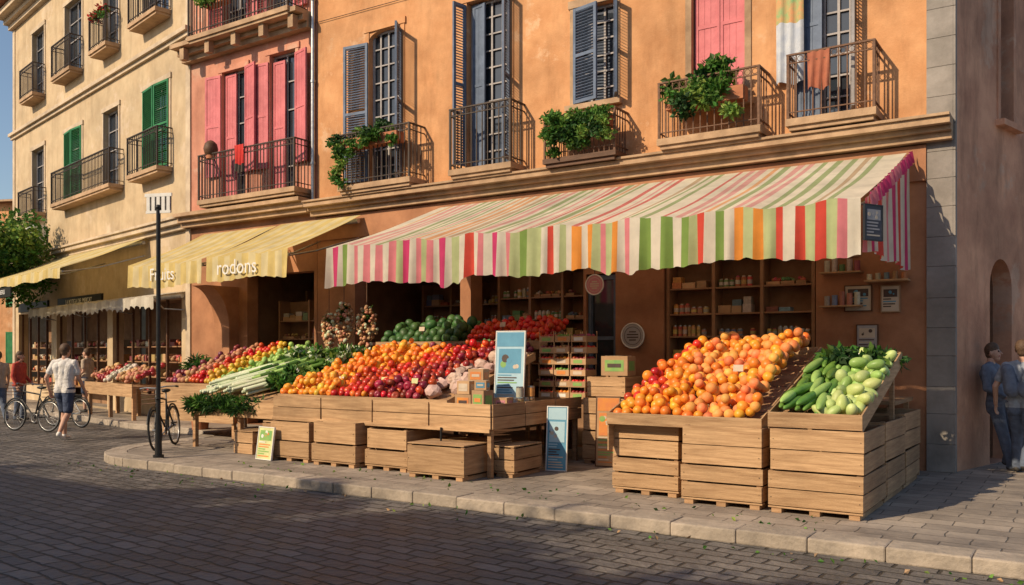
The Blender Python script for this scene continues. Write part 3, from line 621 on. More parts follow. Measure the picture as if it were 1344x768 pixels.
def heap(name,x0,x1,y0,y1,zf,r,pickm,t=ICO3,sc=(1,1,1),p2=.5,tilt=math.pi,var=.12):
    w=MB(); groups={}
    dy=1.72*r; ny=int((y1-y0-2*r)/dy)+1
    for j in range(ny):
        y=y0+r+j*dy; nx=int((x1-x0-2*r)/(2.02*r))+1
        for i in range(nx):
            x=x0+r+i*2.02*r+(j%2)*r
            if x>x1-r*.8: continue
            for L_ in(0,1,2):
                if L_==1 and random.random()>p2: continue
                if L_==2 and random.random()>p2*.35: continue
                xx=x+random.uniform(-.25,.25)*r+(L_*r*.5); yy=y+random.uniform(-.25,.25)*r+L_*r*.6
                m=pickm(xx,yy); groups.setdefault(m.name,(m,[]))[1].append((xx,yy,zf(xx,yy)+r+L_*r*1.15+random.uniform(-.15,.2)*r))
    for m,c in groups.values():
        n=len(c); s=r*np.array(sc)[None]*rng.uniform(1-var*1.3,1+var,(n,1))*rng.uniform(.95,1.05,(n,3)); w.inst(t,c,s,rrot(n,tilt),m)
    return w.obj(name)
tray('fruit_display_stand',-4.46,-2.74,8.72,11.1,.84,1.58,.08,skirt=.3)
sm_=lambda t: max(0,min(1,t))**2*(3-2*max(0,min(1,t)))
def rp(x,y):
    if x<-4.1+.2*math.sin(y*3) and y>9.0: return random.choice([f_to,f_to,f_or])
    if x+ (y-8.7)*.35<-3.5: return random.choice([f_or,f_or,f_mg])
    return random.choice([f_pe,f_pe,f_pe,f_mg,f_or])
heap('orange_and_peach_heap',-4.44,-2.76,8.74,11.0,lambda x,y:.855+.31*(y-8.74)+(.08*(x+4.4)+.07)*sm_((y-8.74)/.7)*sm_((11.3-y)/.8)+.03*math.sin(x*6),.058,rp,p2=.6,var=.16)
tray('vegetable_tray',-2.62,-1.76,8.66,10.75,.90,1.50,.1,skirt=.02)
lg=mat('light_courgette',(.36,.53,.15),(.23,.40,.10),5,.4,.08,50,island=.3)
w=MB(); C=[];S=[];Rm=[]
for j in range(7):
    for i in range(5):
        x=-2.53+i*.085+random.uniform(-.02,.02); y=8.85+j*.24+random.uniform(-.05,.05); C.append((x,y+.08,.90+(y-8.66)*.287+.1+random.uniform(0,.06))); S.append((.046,.20,.043)); Rm.append(np.array(Euler((R(16)+random.uniform(-.1,.1),0,random.uniform(-.35,.25))).to_matrix()))
w.inst(ICO3,C,S,np.array(Rm),f_zu)
C=[(c[0]+.03,c[1]-.05,c[2]+.06) for c in C[::2]]; w.inst(ICO3,C[::2],np.array(S[::2][::2])*1.05,np.array(Rm[::2])[::2],lg); w.inst(ICO3,C[1::2],np.array(S[::2][1::2])*1.05,np.array(Rm[::2])[1::2],f_zu); w.obj('courgette_pile')
heap('pale_melon_pile',-2.2,-1.76,8.70,10.3,lambda x,y:.93+(y-8.66)*.30,.064,lambda x,y:random.choice([f_me,f_me,lg]),t=PEAR,sc=(.9,.9,1.35),p2=.6)
w=MB()
for i in range(38): leaves(w,(random.uniform(-2.55,-1.8),random.uniform(9.9,11.1),1.44+random.uniform(0,.14)),(.13,.13,.08),70,.1,random.choice([leafB,leafB,leafA]),shell=.05)
w.obj('leafy_greens')
def crate_with(name,x0,x1,y0,y1,z0,h,pk,r,t=ICO2):
    w=MB(); crate(w,x0,x1,y0,y1,z0,z0+h,n=2,feet=False); w.obj('produce_crate')
    heap(name,x0+.02,x1-.02,y0+.02,y1-.02,lambda x,y:z0+h-.5*r-.02,r,pk,t=t,p2=.5)
one=lambda m:(lambda x,y:m)
w=MB(); w.box(-5.0,-1.9,11.3,12.6,.95,1.0,wood2)
for x in(-4.95,-3.4,-2.0):
    for y in(11.35,12.5): w.box(x,x+.06,y,y+.06,0,.95,wood2)
w.obj('back_table')
crate_with('tomato_heap',-4.9,-4.3,11.35,11.9,1.05,.3,one(f_to),.045); crate_with('green_pepper_heap',-4.25,-3.65,11.4,11.95,1.1,.32,one(f_zu),.05); crate_with('plum_heap',-3.6,-3.0,11.45,11.95,1.15,.32,one(f_pl),.04)
crate_with('tomato_heap.001',-4.8,-4.15,12.0,12.5,1.25,.3,one(f_to),.045); crate_with('onion_heap',-4.1,-3.45,12.0,12.5,1.3,.3,one(f_po),.045)
# middle stall
w=MB(); x0,x1,y0,y1=-10.2,-6.2,8.9,11.2
w.box(x0,x1,y0,y1,.80,.84,wood2)
for i,(a,b) in enumerate(((-10.2,-9.2),(-9.18,-8.2),(-8.18,-7.2),(-7.18,-6.2))):
    for q in range(2): w.box(a+random.uniform(0,.01),b,y0-.025-random.uniform(0,.004),y0-.002,.62+q*.163,.775+q*.163,wood)
for i in range(3):
    a=y0+i*.77
    for q in range(2): w.box(x1+.002,x1+.025,a,a+.75,.62+q*.163,.775+q*.163,wood2)
w.box(x0,x1,y0-.05,y0-.03,.58,.63,wood)
for x in(-10.15,-8.2,-6.28):
    for y in(8.92,11.1): w.box(x,x+.06,y,y+.06,0,.8,wood2)
w.cyl((-6.95,8.83,.62),(-6.95,8.83,0),.014,black,seg=8)
w.obj('market_stall_table',bevel=.003)
tray('sloped_display',-10.15,-6.95,8.95,11.1,.90,1.52,.07)
def mp(x,y):
    if x<-9.15+.35*(y-9)+.12*math.sin(y*5): return random.choice([f_or,f_mg,f_yl if random.random()<.3 else f_or])
    if x<-8.35+.4*(y-9): return random.choice([f_to,f_to,f_or if random.random()<.4 else f_to])
    return random.choice([f_ap,f_ap,f_ap,f_ap,f_ap,f_to])
heap('apple_and_orange_heap',-10.15,-7.35,8.96,11.05,lambda x,y:.92+.29*(y-8.95)+.07*math.sin(x*2.2)**2*sm_((y-8.95)/.5),.058,mp,t=APPLE,p2=.55,var=.17)
paper=mat('paper_bag',(.62,.44,.38),(.46,.31,.26),8,.7,.5,20,island=.25,hue=.02)
w=MB()
for i in range(26):
    x=random.uniform(-7.45,-6.9); y=random.uniform(9.05,11.0); s=random.uniform(.09,.13); v=ICO2[0]*np.array([s,s*.8,s*.75]); v=v+rng.normal(0,.009,v.shape); w.add(v+np.array([x,y,.98+.3*(y-8.95)+random.uniform(0,.1)]),ICO2[1],paper,False)
w.obj('produce_bags')
def cbox(mb,x,y,z,wd,d,h,rz,lab):
    M0=mb.M; mb.M=M0@Matrix.Translation((x,y,z))@Matrix.Rotation(rz,4,'Z'); mb.box(-wd/2,wd/2,-d/2,d/2,0,h,card); mb.box(-wd*.36,wd*.36,-d/2-.003,-d/2-.0005,h*.22,h*.8,lab); mb.box(wd/2+.0005,wd/2+.003,-d*.34,d*.34,h*.25,h*.75,lab)
    mb.box(-wd*.26,wd*.26,-d/2-.006,-d/2-.0035,h*.42,h*.62,random.choice([paperm,inkd,inko])); mb.box(-wd/2+.002,wd/2-.002,-.02,.02,h+.0005,h+.003,paperm); mb.M=M0
w=MB()
for (x,y,z,a,b,c,r,l) in ((-6.75,9.12,.845,.24,.2,.2,.1,inko),(-6.48,9.1,.845,.2,.2,.26,-.08,inkg),(-6.74,9.13,1.05,.22,.18,.17,-.12,paperm),(-6.32,9.35,.845,.18,.22,.16,.2,inkp),(-6.82,9.45,.845,.26,.24,.34,.05,inkl),(-6.8,9.46,1.19,.22,.2,.18,.2,inko),(-6.5,9.12,1.11,.16,.16,.12,.3,inkb)): cbox(w,x,y,z,a,b,c,r,l)
w.obj('cardboard_produce_boxes',bevel=.003)
w=MB()
for i in range(2):
    for j in range(4):
        x=-6.32+i*.0; y=9.6+j*.14
        for k in range(1+j%2): w.cyl((x,y,.842+k*.15),(x,y,.842+k*.15+.12),.052,cast[random.choice([0,3,5,7])],seg=12); w.cyl((x,y,.962+k*.15),(x,y,.985+k*.15),.048,steel,seg=12)
    break
w.obj('preserve_jars')
board('blue_poster_board',(-6.58,9.85,.86),.44,1.02,inkl,R(4),R(-4),white,inks=(inkb,paperm,inkg,inkd),header=inkb,seed=8)
board('standing_sign',(-5.88,9.95,.02),.27,.84,inkb,R(12),R(-5),white,inks=(inkl,paperm,inkd),header=inkl,seed=9); board('standing_sign.001',(-5.5,10.7,.02),.32,.95,card,R(15),R(-5),dwood,inks=(inko,paperm,inkg),header=inko,seed=10); board('price_sign',(-10.1,8.6,.02),.34,.46,yelp,R(-4),R(-8),white,inks=(inkg,white,inko),seed=11)
for a in((-10.12,-9.28,8.72,9.6,.58),(-9.15,-8.3,8.66,9.5,.62),(-8.2,-7.45,8.74,9.5,.56)):
    h=a[4]/2; crobj(a[0],a[1],a[2],a[3],0,h,n=1,feet=True); crobj(a[0]+.02,a[1]-.01,a[2]+.02,a[3],h+.007,a[4],n=1,feet=False)
crobj(-7.25,-6.35,8.5,9.6,0,.42,n=1,lid=True); crobj(-6.3,-6.0,9.1,9.8,0,.38,n=2,lid=True)
crobj(-11.2,-10.75,8.95,9.4,0,.34,n=2,feet=False,lid=True); crobj(-10.7,-10.3,9.1,9.6,0,.5,n=2,lid=True)
stack(-6.0,-5.2,10.9,11.6,.95); crobj(-5.95,-5.35,10.95,11.55,.96,1.25,n=2,feet=False)
crobj(-5.2,-4.7,10.6,11.2,0,.45,n=2,lid=True); crobj(-5.15,-4.72,10.62,11.18,.48,.85,n=2,feet=False)
w=MB(); cbox(w,-5.6,11.25,1.26,.4,.34,.28,.1,inkg); cbox(w,-4.95,10.9,.86,.36,.3,.24,-.1,inko); w.obj('cardboard_produce_boxes.001',bevel=.003)
w=MB() # stacked punnet boxes
for z in range(6):
    for i in range(3):
        a=-6.98+i*.28+random.uniform(-.01,.01); zz=.9+z*.17; yb=11.28+random.uniform(0,.02); c=[f_to,f_po,f_pl,f_zu,f_ap,f_or][(z*2+i*5)%6]
        w.box(a,a+.26,yb,yb+.012,zz,zz+.09,card); w.box(a,a+.26,yb+.34,yb+.352,zz,zz+.09,card); w.box(a,a+.012,yb+.013,yb+.339,zz,zz+.09,card); w.box(a+.248,a+.26,yb+.013,yb+.339,zz,zz+.09,card); w.box(a+.013,a+.247,yb+.013,yb+.339,zz,zz+.01,card)
        w.box(a+.05,a+.2,yb-.003,yb-.0005,zz+.02,zz+.07,random.choice([paperm,inko,inkg,white]))
        for cx in(a+.006,a+.254): w.cyl((cx,yb+.006,zz+.09),(cx,yb+.006,zz+.165),.008,card,seg=4); w.cyl((cx,yb+.346,zz+.09),(cx,yb+.346,zz+.165),.008,card,seg=4)
        for q in range(16): w.sph((a+.035+(q%4)*.062,yb+.05+(q//4)*.08,zz+.075+random.uniform(0,.02)),.034,c)
w.box(-7.05,-6.1,11.25,11.8,.82,.895,wood2)
for x in(-7.03,-6.18):
    for y in(11.3,11.7): w.box(x,x+.06,y,y+.06,0,.82,wood2)
w.obj('stacked_punnet_boxes')
w=MB(); w.box(-10.6,-7.0,11.6,12.5,1.66,1.7,wood2)
for x in(-10.55,-8.9,-7.1):
    for y in(11.65,12.4): w.box(x,x+.06,y,y+.06,0,1.66,dwood)
w.box(-10.6,-7.0,11.575,11.598,1.64,1.78,wood); w.obj('raised_shelf')
heap('watermelon_heap',-10.55,-8.7,11.62,12.4,lambda x,y:1.7+.25*(y-11.6),.085,one(f_wm),sc=(1,1,1.2),p2=.7)
heap('red_pepper_heap',-8.6,-7.1,11.62,12.4,lambda x,y:1.78+.25*(y-11.6),.055,one(f_to),p2=.9)
heap('plum_heap.001',-10.1,-7.2,11.15,11.55,lambda x,y:1.42+.3*(y-11.1),.05,lambda x,y:random.choice([f_pl,f_ap]),p2=.5)
# left green stall
w=MB(); w.box(-12.6,-10.25,9.15,11.4,.68,.72,wood2); w.box(-12.6,-10.25,9.12,9.148,.55,.80,wood)
for x in(-12.55,-11.4,-10.35):
    for y in(9.18,11.3): w.box(x,x+.07,y,y+.07,0,.68,wood2)
for i in range(4): w.box(-12.62,-12.602,9.2+i*.55,9.2+i*.55+.5,.5,.8,wood2)
w.obj('market_stall_table.001',bevel=.003)
tray('sloped_display.001',-12.55,-10.28,9.2,11.3,.78,1.42,.06)
w=MB()
for i in range(150):
    x=random.uniform(-12.5,-11.2); y=random.uniform(9.2,10.3); z=.88+.32*(y-9.2)+random.uniform(0,.13); a=random.uniform(-.16,.16)+.75; L_=random.uniform(.8,1.1)
    d=np.array([math.sin(a)*.95,math.cos(a)*.95,.27]); p=np.array([x,y,z]); q=p+d*L_*.62
    w.cyl(p,q,.026,f_ca,.024,seg=8); w.cyl(q,p+d*L_*.8,.024,lg,.034,seg=7); w.cyl(p+d*L_*.8,p+d*L_,.034,leafA,.045,seg=6); w.sph(p,.03,f_ca)
w.obj('leek_pile')
w=MB()
for i in range(60): leaves(w,(random.uniform(-12.5,-10.9),random.uniform(9.0,9.25),.78+random.uniform(-.12,.04)),(.13,.08,.05),45,.13,random.choice([leafB,leafA,leafA]),t=BLADE,shell=.05)
for i in range(40): leaves(w,(random.uniform(-11.0,-10.3),random.uniform(9.4,10.9),1.0+random.uniform(0,.3)),(.15,.13,.10),70,.11,random.choice([leafA,leafC,leafB,leafC]),shell=.05)
w.obj('salad_greens')
w=MB()
for i in range(22):
    c=(random.uniform(-12.2,-10.4),random.uniform(10.5,11.2),1.38+random.uniform(0,.2))
    w.sph(c,.085,f_ca)
    for q in range(3): leaves(w,c,(.10+.02*q,)*3,46,.12,[f_ca,leafC,leafA][q],shell=.6)
w.obj('cabbages')
tray('sloped_display.002',-14.9,-12.8,10.2,12.2,.95,1.6,.06)
heap('radish_heap',-14.85,-12.85,10.25,12.1,lambda x,y:.97+.33*(y-10.2),.055,lambda x,y:[f_pl,f_po,f_to,f_yl,lg][int((x+15)*2.3)%5],t=ICO2,p2=.5)
w=MB(); w.box(-14.95,-12.75,10.17,10.198,0.3,.95,wood); w.box(-14.95,-14.93,10.2,12.2,.3,.95,wood2)
for x in (-14.9,-12.85): w.box(x,x+.06,10.22,10.28,0,.3,wood2)
w.obj('stall_skirt')
shelving('hanging_shelf',-15.2,-13.3,13.4,.3,[1.55,1.9,2.3],None,2,mm=oak)
w=MB()
for (x,y,z,s) in((-11.9,12.1,2.0,1.0),(-11.35,12.15,1.85,1.1),(-12.2,12.0,1.9,.8)):
    w.cyl((x,y,z+.5*s),(x,y,3.3),.008,rust,seg=5)
    for k in range(150):
        t=random.random()**.9; a=random.uniform(0,6.28); rr=(.05+.15*math.sin(math.pi*(1-t)**.7))*s*random.uniform(.5,1); w.sph((x+rr*math.cos(a),y+rr*math.sin(a)*.8,z-.3*s+t*.85*s),random.uniform(.026,.042),random.choice([f_ca,f_po,f_po,card]))
    for k in range(4): leaves(w,(x,y,z+.45*s-k*.06),(.08,.08,.08),24,.12,random.choice([leafA,card]),t=BLADE,shell=.1)
w.obj('garlic_braids')
w=MB(); w.cyl((-15.2,11.3,0),(-15.2,11.3,.45),.16,terra,.2,seg=16)
for i in range(18): leaves(w,(-15.2+random.uniform(-.2,.2),11.3+random.uniform(-.2,.2),.6+random.uniform(0,.85)),(.15,.15,.14),60,.16,random.choice([leafA,leafB]),t=BLADE,shell=.05)
w.obj('potted_plant')
w=MB()
for (x,y,z) in [(-9.9,9.3,1.17),(-9.2,9.3,1.2),(-8.4,9.35,1.2),(-7.7,9.2,1.2),(-4.0,9.4,1.33),(-3.2,9.4,1.42),(-10.7,9.8,1.3),(-2.1,10.0,1.55),(-9.6,11.66,2.0),(-7.9,11.66,2.05),(-4.6,11.4,1.5),(-3.9,11.4,1.6)]:
    w.obox((x,y,z),(.11,.006,.075),(R(-12),0,random.uniform(-.2,.2)),random.choice([white,paperm,yelp])); w.cyl((x,y+.01,z-.18),(x,y+.01,z),.005,rust,seg=5)
w.obj('price_tags')
w=MB(); w.box(-6.93,-6.88,12.8,12.9,0,2.88,blue); w.box(-6.46,-6.42,12.8,12.9,0,2.88,blue); w.box(-6.88,-6.46,12.85,12.88,.02,.9,blue); w.box(-6.88,-6.46,12.8,12.9,2.8,2.88,blue); w.quad([(-6.88,12.87,.9),(-6.46,12.87,.9),(-6.46,12.87,2.8),(-6.88,12.87,2.8)],glass); w.box(-6.88,-6.46,12.84,12.89,1.8,1.86,blue)
w.obj('shop_door')
w=MB(); w.M=Mc; w.box(-3.7,-.6,-1.1,-.3,.75,.8,wood2); w.box(-3.7,-.6,-1.13,-1.102,.55,.85,wood)
for x in(-3.6,-2.2,-.75): w.box(x,x+.08,-1.08,-1.0,0,.75,wood2); w.box(x,x+.08,-.4,-.32,0,.75,wood2)
w.obj('market_stall_table.002')
w=MB(); w.M=Mc
for i in range(280):
    x=random.uniform(-3.6,-.7); y=random.uniform(-1.0,-.35); w.sph((x,y,.86+.45*(y+1.05)+random.uniform(0,.12)),random.uniform(.045,.07),[cast[3],f_po,f_po,f_ap][int((x+5)*1.7)%4])
w.obj('bread_and_fruit_heap')
# ------------------------------------------------------------------ sign post
w=MB(); px,py=-11.62,7.9
w.cyl((px,py,0),(px,py,3.75),.032,black,seg=12); w.cyl((px,py,0),(px,py,.5),.055,black,.04,seg=12); w.cyl((px,py,0),(px,py,.05),.08,black,seg=14); w.torus((px,py,.9),(0,0,1),.045,.012,black); w.sph((px,py,3.78),.045,black)
w.M=Matrix.Translation((px,py,3.70))@Matrix.Rotation(R(20),4,'Z')
w.box(-.21,.21,-.012,.012,-.01,.03,white); w.box(-.23,.23,-.012,.012,.24,.29,white); w.box(-.21,.21,.014,.02,.0,.27,inkd)
for i in range(5): w.box(-.20+i*.086,-.145+i*.086,-.01,.01,.03,.24,white)
w.obj('sign_post')
# ------------------------------------------------------------------ bicycles
def bike(name,p0,p1,z,col,lean=.08):
    w=MB(); a=Vector((p0[0],p0[1],0)); b=Vector((p1[0],p1[1],0)); d=(b-a); L_=d.length; ang=math.atan2(d.y,d.x)
    w.M=Matrix.Translation((a.x,a.y,z))@Matrix.Rotation(ang,4,'Z')@Matrix.Rotation(lean,4,'X')
    r=.34
    for cx in(0,L_):
        w.torus((cx,0,r),(0,1,0),r-.018,.018,rubber,36,6); w.torus((cx,0,r),(0,1,0),r-.04,.01,steel,36,5); w.cyl((cx,-.04,r),(cx,.04,r),.02,steel)
        for k in range(18):
            t=2*math.pi*k/18; w.cyl((cx,0,r),(cx+(r-.04)*math.cos(t),0,r+(r-.04)*math.sin(t)),.0022,steel,seg=4,caps=False)
        for k in range(14):
            t0=R(20+k*10);t1=R(30+k*10); w.cyl((cx+(r+.03)*math.cos(t0),0,r+(r+.03)*math.sin(t0)),(cx+(r+.03)*math.cos(t1),0,r+(r+.03)*math.sin(t1)),.016,black,seg=6)
    bb=(L_*.42,0,.29); st=(L_*.30,0,.80); hd=(L_*.80,0,.86); hd2=(L_*.84,0,.70)
    for q in((bb,st),(bb,hd2),(st,hd),(bb,(0,0,r)),((0,0,r),(L_*.32,0,.74)),(hd,hd2),(hd2,(L_,0,r))): w.cyl(q[0],q[1],.016,col,seg=8)
    w.cyl(st,(L_*.28,0,.92),.013,steel); w.sph((L_*.27,0,.95),(.13,.07,.035),black)
    w.cyl(hd,(L_*.78,0,1.0),.014,steel); w.tube([(L_*.68,-.28,1.02),(L_*.78,-.16,1.03),(L_*.8,0,1.01),(L_*.78,.16,1.03),(L_*.68,.28,1.02)],.012,steel)
    for y in(-.28,.28): w.cyl((L_*.68,y,1.02),(L_*.60,y*1.05,1.01),.017,black)
    w.torus(bb,(0,1,0),.09,.008,steel,18,5); w.cyl((bb[0],-.02,.29),(bb[0]+.12,-.08,.18),.01,steel); w.cyl((bb[0],.02,.29),(bb[0]-.12,.08,.40),.01,steel); w.box(bb[0]+.07,bb[0]+.16,-.14,-.06,.165,.19,black); w.box(bb[0]-.16,bb[0]-.07,.06,.14,.39,.415,black)
    w.box(-.12,.2,-.05,.05,.74,.755,black)
    for k in range(4): 
        z_=.78+k*.07; w.tube([(L_*.9,-.14,z_),(L_*1.12,-.14,z_),(L_*1.12,.14,z_),(L_*.9,.14,z_),(L_*.9,-.14,z_)],.006,rust,4)
    w.obj(name)
bike('bicycle',(-13.05,9.2),(-12.4,8.4),0,black); bike('bicycle.001',(-18.45,9.9),(-19.45,9.7),-.118,black); bike('bicycle.002',(-18.9,10.9),(-19.9,10.8),-.118,steel,-.06)
# ------------------------------------------------------------------ people
def person(name,loc,heading,J,mt,h=1.78,hairlong=False,bag=False,lean=0):
    S=[]
    def c(a,b,r0,r1,l): S.append((np.array(a,float),r0,np.array(b,float),r1,l))
    sh=[J['shL'],J['shR']]; hp=[J['hipL'],J['hipR']]
    neck=np.array(J['neck']); pel=(np.array(hp[0])+np.array(hp[1]))/2; ch=(np.array(sh[0])+np.array(sh[1]))/2
    for s_,q in zip(sh,hp):
        s_=np.array(s_);q=np.array(q); inn=ch+(s_-ch)*.55; wst=pel+(q-pel)*.75+np.array([0,0,.16])
        c(inn-[0,0,.08],wst,.115,.10,'shirt'); c(wst,q+[0,0,.0],.105,.118,'shirt'); c(ch+(s_-ch)*.3+[0,0,.02],s_+[0,0,-.01],.07,.062,'shirt'); c(q+[0,0,.02],q-[0,0,.06],.115,.11,'pants')
    c(ch-[0,0,.05],pel+[0,0,.1],.12,.115,'shirt')
    c(neck-[0,0,.07],neck+[0,.01,.05],.055,.052,'skin')
    hd=np.array(J['head'])
    c(hd+[0,-.01,.03],hd+[0,.0,.0],.086,.082,'skin'); c(hd+[0,.03,-.03],hd+[0,.045,-.085],.062,.04,'skin')
    c(hd+[0,.095,.01],hd+[0,.112,-.018],.008,.013,'skin')
    for sx in(-1,1):
        c(hd+[sx*.086,-.005,.005],hd+[sx*.088,-.01,-.025],.014,.011,'skin'); c(hd+[sx*.032,.086,.018],hd+[sx*.034,.086,.018],.011,.011,'eye')
    c(hd+[-.02,.086,-.05],hd+[.02,.086,-.05],.007,.007,'lip')
    c(hd+[0,-.018,.055],hd+[0,-.03,.035],.09,.09,'hair'); c(hd+[0,-.035,.03],hd+[0,-.045,-.03],.085,.06,'hair')
    if hairlong: c(hd+[0,-.05,0],hd+[0,-.08,-.2],.08,.06,'hair')
    for k in 'LR':
        s_,e,wr=[np.array(J[n+k]) for n in('sh','el','wr')]
        c(s_,e,.052,.038,'skin'); c(e,wr,.038,.026,'skin')
        if mt.get('long'): c(s_,e,.062,.048,'shirt'); c(e,wr,.048,.036,'shirt')
        else: c(s_,s_+(e-s_)*.62,.066,.062,'shirt')
        d=unit(wr-e); side=unit(np.array([0,1,0])-d*np.dot([0,1,0],d)+np.array([0,0,1e-3]))
        for t in(-.022,0,.022): c(wr+d*.01,wr+side*t+d*.085,.017,.014,'skin')
        inn=unit(np.cross(d,side))*(1 if k=='L' else -1)
        for i,(o,l) in enumerate(((-.03,.06),(-.01,.075),(.01,.08),(.03,.07))):
            b_=wr+side*o+d*.09; m_=b_+d*l*.55+inn*.006; c(b_,m_,.0095,.009,'skin'); c(m_,m_+d*l*.4+inn*.022,.009,.008,'skin')
        b_=wr+side*.024+d*.03; c(b_,b_+side*.035+d*.03,.012,.01,'skin'); c(b_+side*.035+d*.03,b_+side*.042+d*.06,.01,.009,'skin')
        hp_,kn,an,to=[np.array(J[n+k]) for n in('hip','kn','an','to')]
        sk='skin' if not mt.get('longp') else 'pants'
        c(hp_,kn,.088,.056,sk); kk=kn+(an-kn)*.3+unit(np.cross(an-kn,[1,0,0]))*0.015
        c(kn,kk,.054,.057,sk); c(kk,an,.056,.036,sk)
        if mt.get('longp'): c(hp_,kn,.105,.075,'pants'); c(kn,an,.075,.06,'pants')
        else: c(hp_,hp_+(kn-hp_)*.82,.108,.088,'pants')
        f=unit(to-an+[0,0,1e-4]); c(an,an-[0,0,.035]-f*.02,.042,.04,'shoe'); c(an-[0,0,.04]-f*.03,to,.038,.032,'shoe')
    if bag: c(np.array(J['shL'])+[.05,-.14,-.04],pel+[-.08,-.16,.2],.08,.1,'bag'); c(np.array(J['shR'])+[-.05,-.14,-.04],pel+[.08,-.16,.2],.08,.1,'bag')
    w=MB(); gm=mt['skin']
    for p0,r0,p1,r1,l in S:
        w.sph(p0,r0,gm,ICO3); w.sph(p1,r1,gm,ICO3)
        if np.linalg.norm(p1-p0)>1e-3: w.cyl(p0,p1,r0*.999,gm,r1*.999,seg=20)
    ob=w.obj(name+'_tmp'); off=np.array(ob.location)
    rm=ob.modifiers.new('r','REMESH'); rm.mode='VOXEL'; rm.voxel_size=.0085
    sm=ob.modifiers.new('s','SMOOTH'); sm.factor=.5; sm.iterations=2
    bpy.context.view_layer.update(); dg=bpy.context.evaluated_depsgraph_get(); me=bpy.data.meshes.new_from_object(ob.evaluated_get(dg)); bpy.data.objects.remove(ob)
    n=len(me.vertices); co=np.zeros(n*3); me.vertices.foreach_get('co',co); co=co.reshape(-1,3)+off; me.vertices.foreach_set('co',co.ravel())
    fc=np.zeros(len(me.polygons)*3); me.polygons.foreach_get('center',fc); fc=fc.reshape(-1,3)
    best=np.full(len(fc),9.); lab=np.zeros(len(fc),int); names=['skin','shirt','pants','shoe','hair','eye','lip','bag']
    for p0,r0,p1,r1,l in S:
        d=p1-p0; L2=max(1e-9,d@d); t=np.clip(((fc-p0)@d)/L2,0,1); dist=np.linalg.norm(fc-(p0+t[:,None]*d),axis=1)-(r0+(r1-r0)*t)-(.004 if l in('eye','lip','hair') else 0)
        k=dist<best; best[k]=dist[k]; lab[k]=names.index(l)
    me.materials.clear()
    for l in names: me.materials.append(mt.get(l) or mt['skin'])
    me.polygons.foreach_set('material_index',lab.tolist()); me.polygons.foreach_set('use_smooth',[True]*len(me.polygons)); me.update()
    o=bpy.data.objects.new(name,me); o.location=loc; o.rotation_euler=(0,lean,heading); s=h/1.78; o.scale=(s,s,s); scene.collection.objects.link(o); return o
skin=mat('skin',(.58,.35,.25),(.50,.28,.2),20,.5,.05); hair=mat('brown_hair',(.13,.08,.05),(.07,.04,.025),60,.6,.5,80); eyem=mat('eye_dark',(.03,.02,.02),None,5,.2,0); lip=mat('lips',(.42,.14,.12),None,5,.4,0)
tee=mat('white_tshirt',(.74,.71,.69),(.62,.6,.58),9,.9,.8,10,bdist=.05); navy=mat('navy_shorts',(.07,.09,.15),(.04,.055,.10),9,.9,.8,10,bdist=.05); shoe=mat('dark_shoe',(.06,.055,.05),None,9,.6,.1)
denim=mat('blue_denim',(.13,.16,.22),(.09,.11,.16),9,.9,.8,10,bdist=.05); slate=mat('slate_shirt',(.17,.20,.26),(.12,.14,.19),9,.9,.8,10,bdist=.05); redsh=mat('red_tshirt',(.5,.08,.06),None,9,.9,.5,14,bdist=.03); beige=mat('beige_clothes',(.5,.4,.31),None,9,.9,.5,14,bdist=.03); greysh=mat('grey_shirt',(.36,.40,.46),None,9,.9,.8,10,bdist=.05)
base=dict(skin=skin,hair=hair,eye=eyem,lip=lip,shoe=shoe)
walk=dict(head=(0,.03,1.665),neck=(0,0,1.50),shL=(-.19,-.02,1.44),shR=(.19,.02,1.44),elL=(-.30,-.10,1.17),elR=(.25,.06,1.15),wrL=(-.33,.02,.93),wrR=(.27,.19,.93),hipL=(-.09,.01,.93),hipR=(.09,-.01,.93),knL=(-.10,.13,.52),knR=(.10,-.04,.50),anL=(-.10,.13,.09),anR=(.10,-.28,.16),toL=(-.11,.27,.045),toR=(.11,-.17,.05))
stand=dict(head=(0,.03,1.665),neck=(0,0,1.50),shL=(-.19,0,1.44),shR=(.19,0,1.44),elL=(-.26,-.03,1.15),elR=(.25,-.02,1.15),wrL=(-.20,.17,1.0),wrR=(.26,.08,.92),hipL=(-.09,0,.93),hipR=(.09,0,.93),knL=(-.11,.03,.51),knR=(.11,.02,.51),anL=(-.12,0,.08),anR=(.12,-.02,.08),toL=(-.14,.14,.04),toR=(.14,.12,.04))
# leaning back on the wall behind (-Y), feet forward
leanp=dict(head=(0,-.10,1.63),neck=(0,-.14,1.47),shL=(-.19,-.13,1.41),shR=(.19,-.13,1.41),elL=(-.27,-.14,1.13),elR=(.25,-.10,1.13),wrL=(-.16,.06,1.05),wrR=(.10,.06,1.02),hipL=(-.09,-.05,.91),hipR=(.09,-.05,.91),knL=(-.10,.16,.52),knR=(.10,.06,.50),anL=(-.09,.04,.12),anR=(.10,.16,.08),toL=(-.10,.18,.04),toR=(.12,.30,.04))
person('pedestrian',(-16.45,9.15,-.118),R(24),walk,dict(base,shirt=tee,pants=navy,shoe=white),1.86)
person('pedestrian.001',(-22.0,12.85,0),R(120),stand,dict(base,shirt=beige,pants=navy),1.68)
person('pedestrian.002',(-22.3,11.25,-.118),R(-60),stand,dict(base,shirt=redsh,pants=denim,longp=True,long=True),1.72,True)
person('pedestrian.003',(-.93,13.5,0),R(-105),leanp,dict(base,shirt=slate,pants=denim,longp=True,long=True),1.74)
person('pedestrian.004',(-.66,13.1,0),R(-12),walk,dict(base,shirt=greysh,pants=denim,longp=True,bag=slate),1.74,False,True)
person('pedestrian.005',(-21.6,10.4,-.118),R(80),walk,dict(base,shirt=beige,pants=denim,longp=True),1.72)
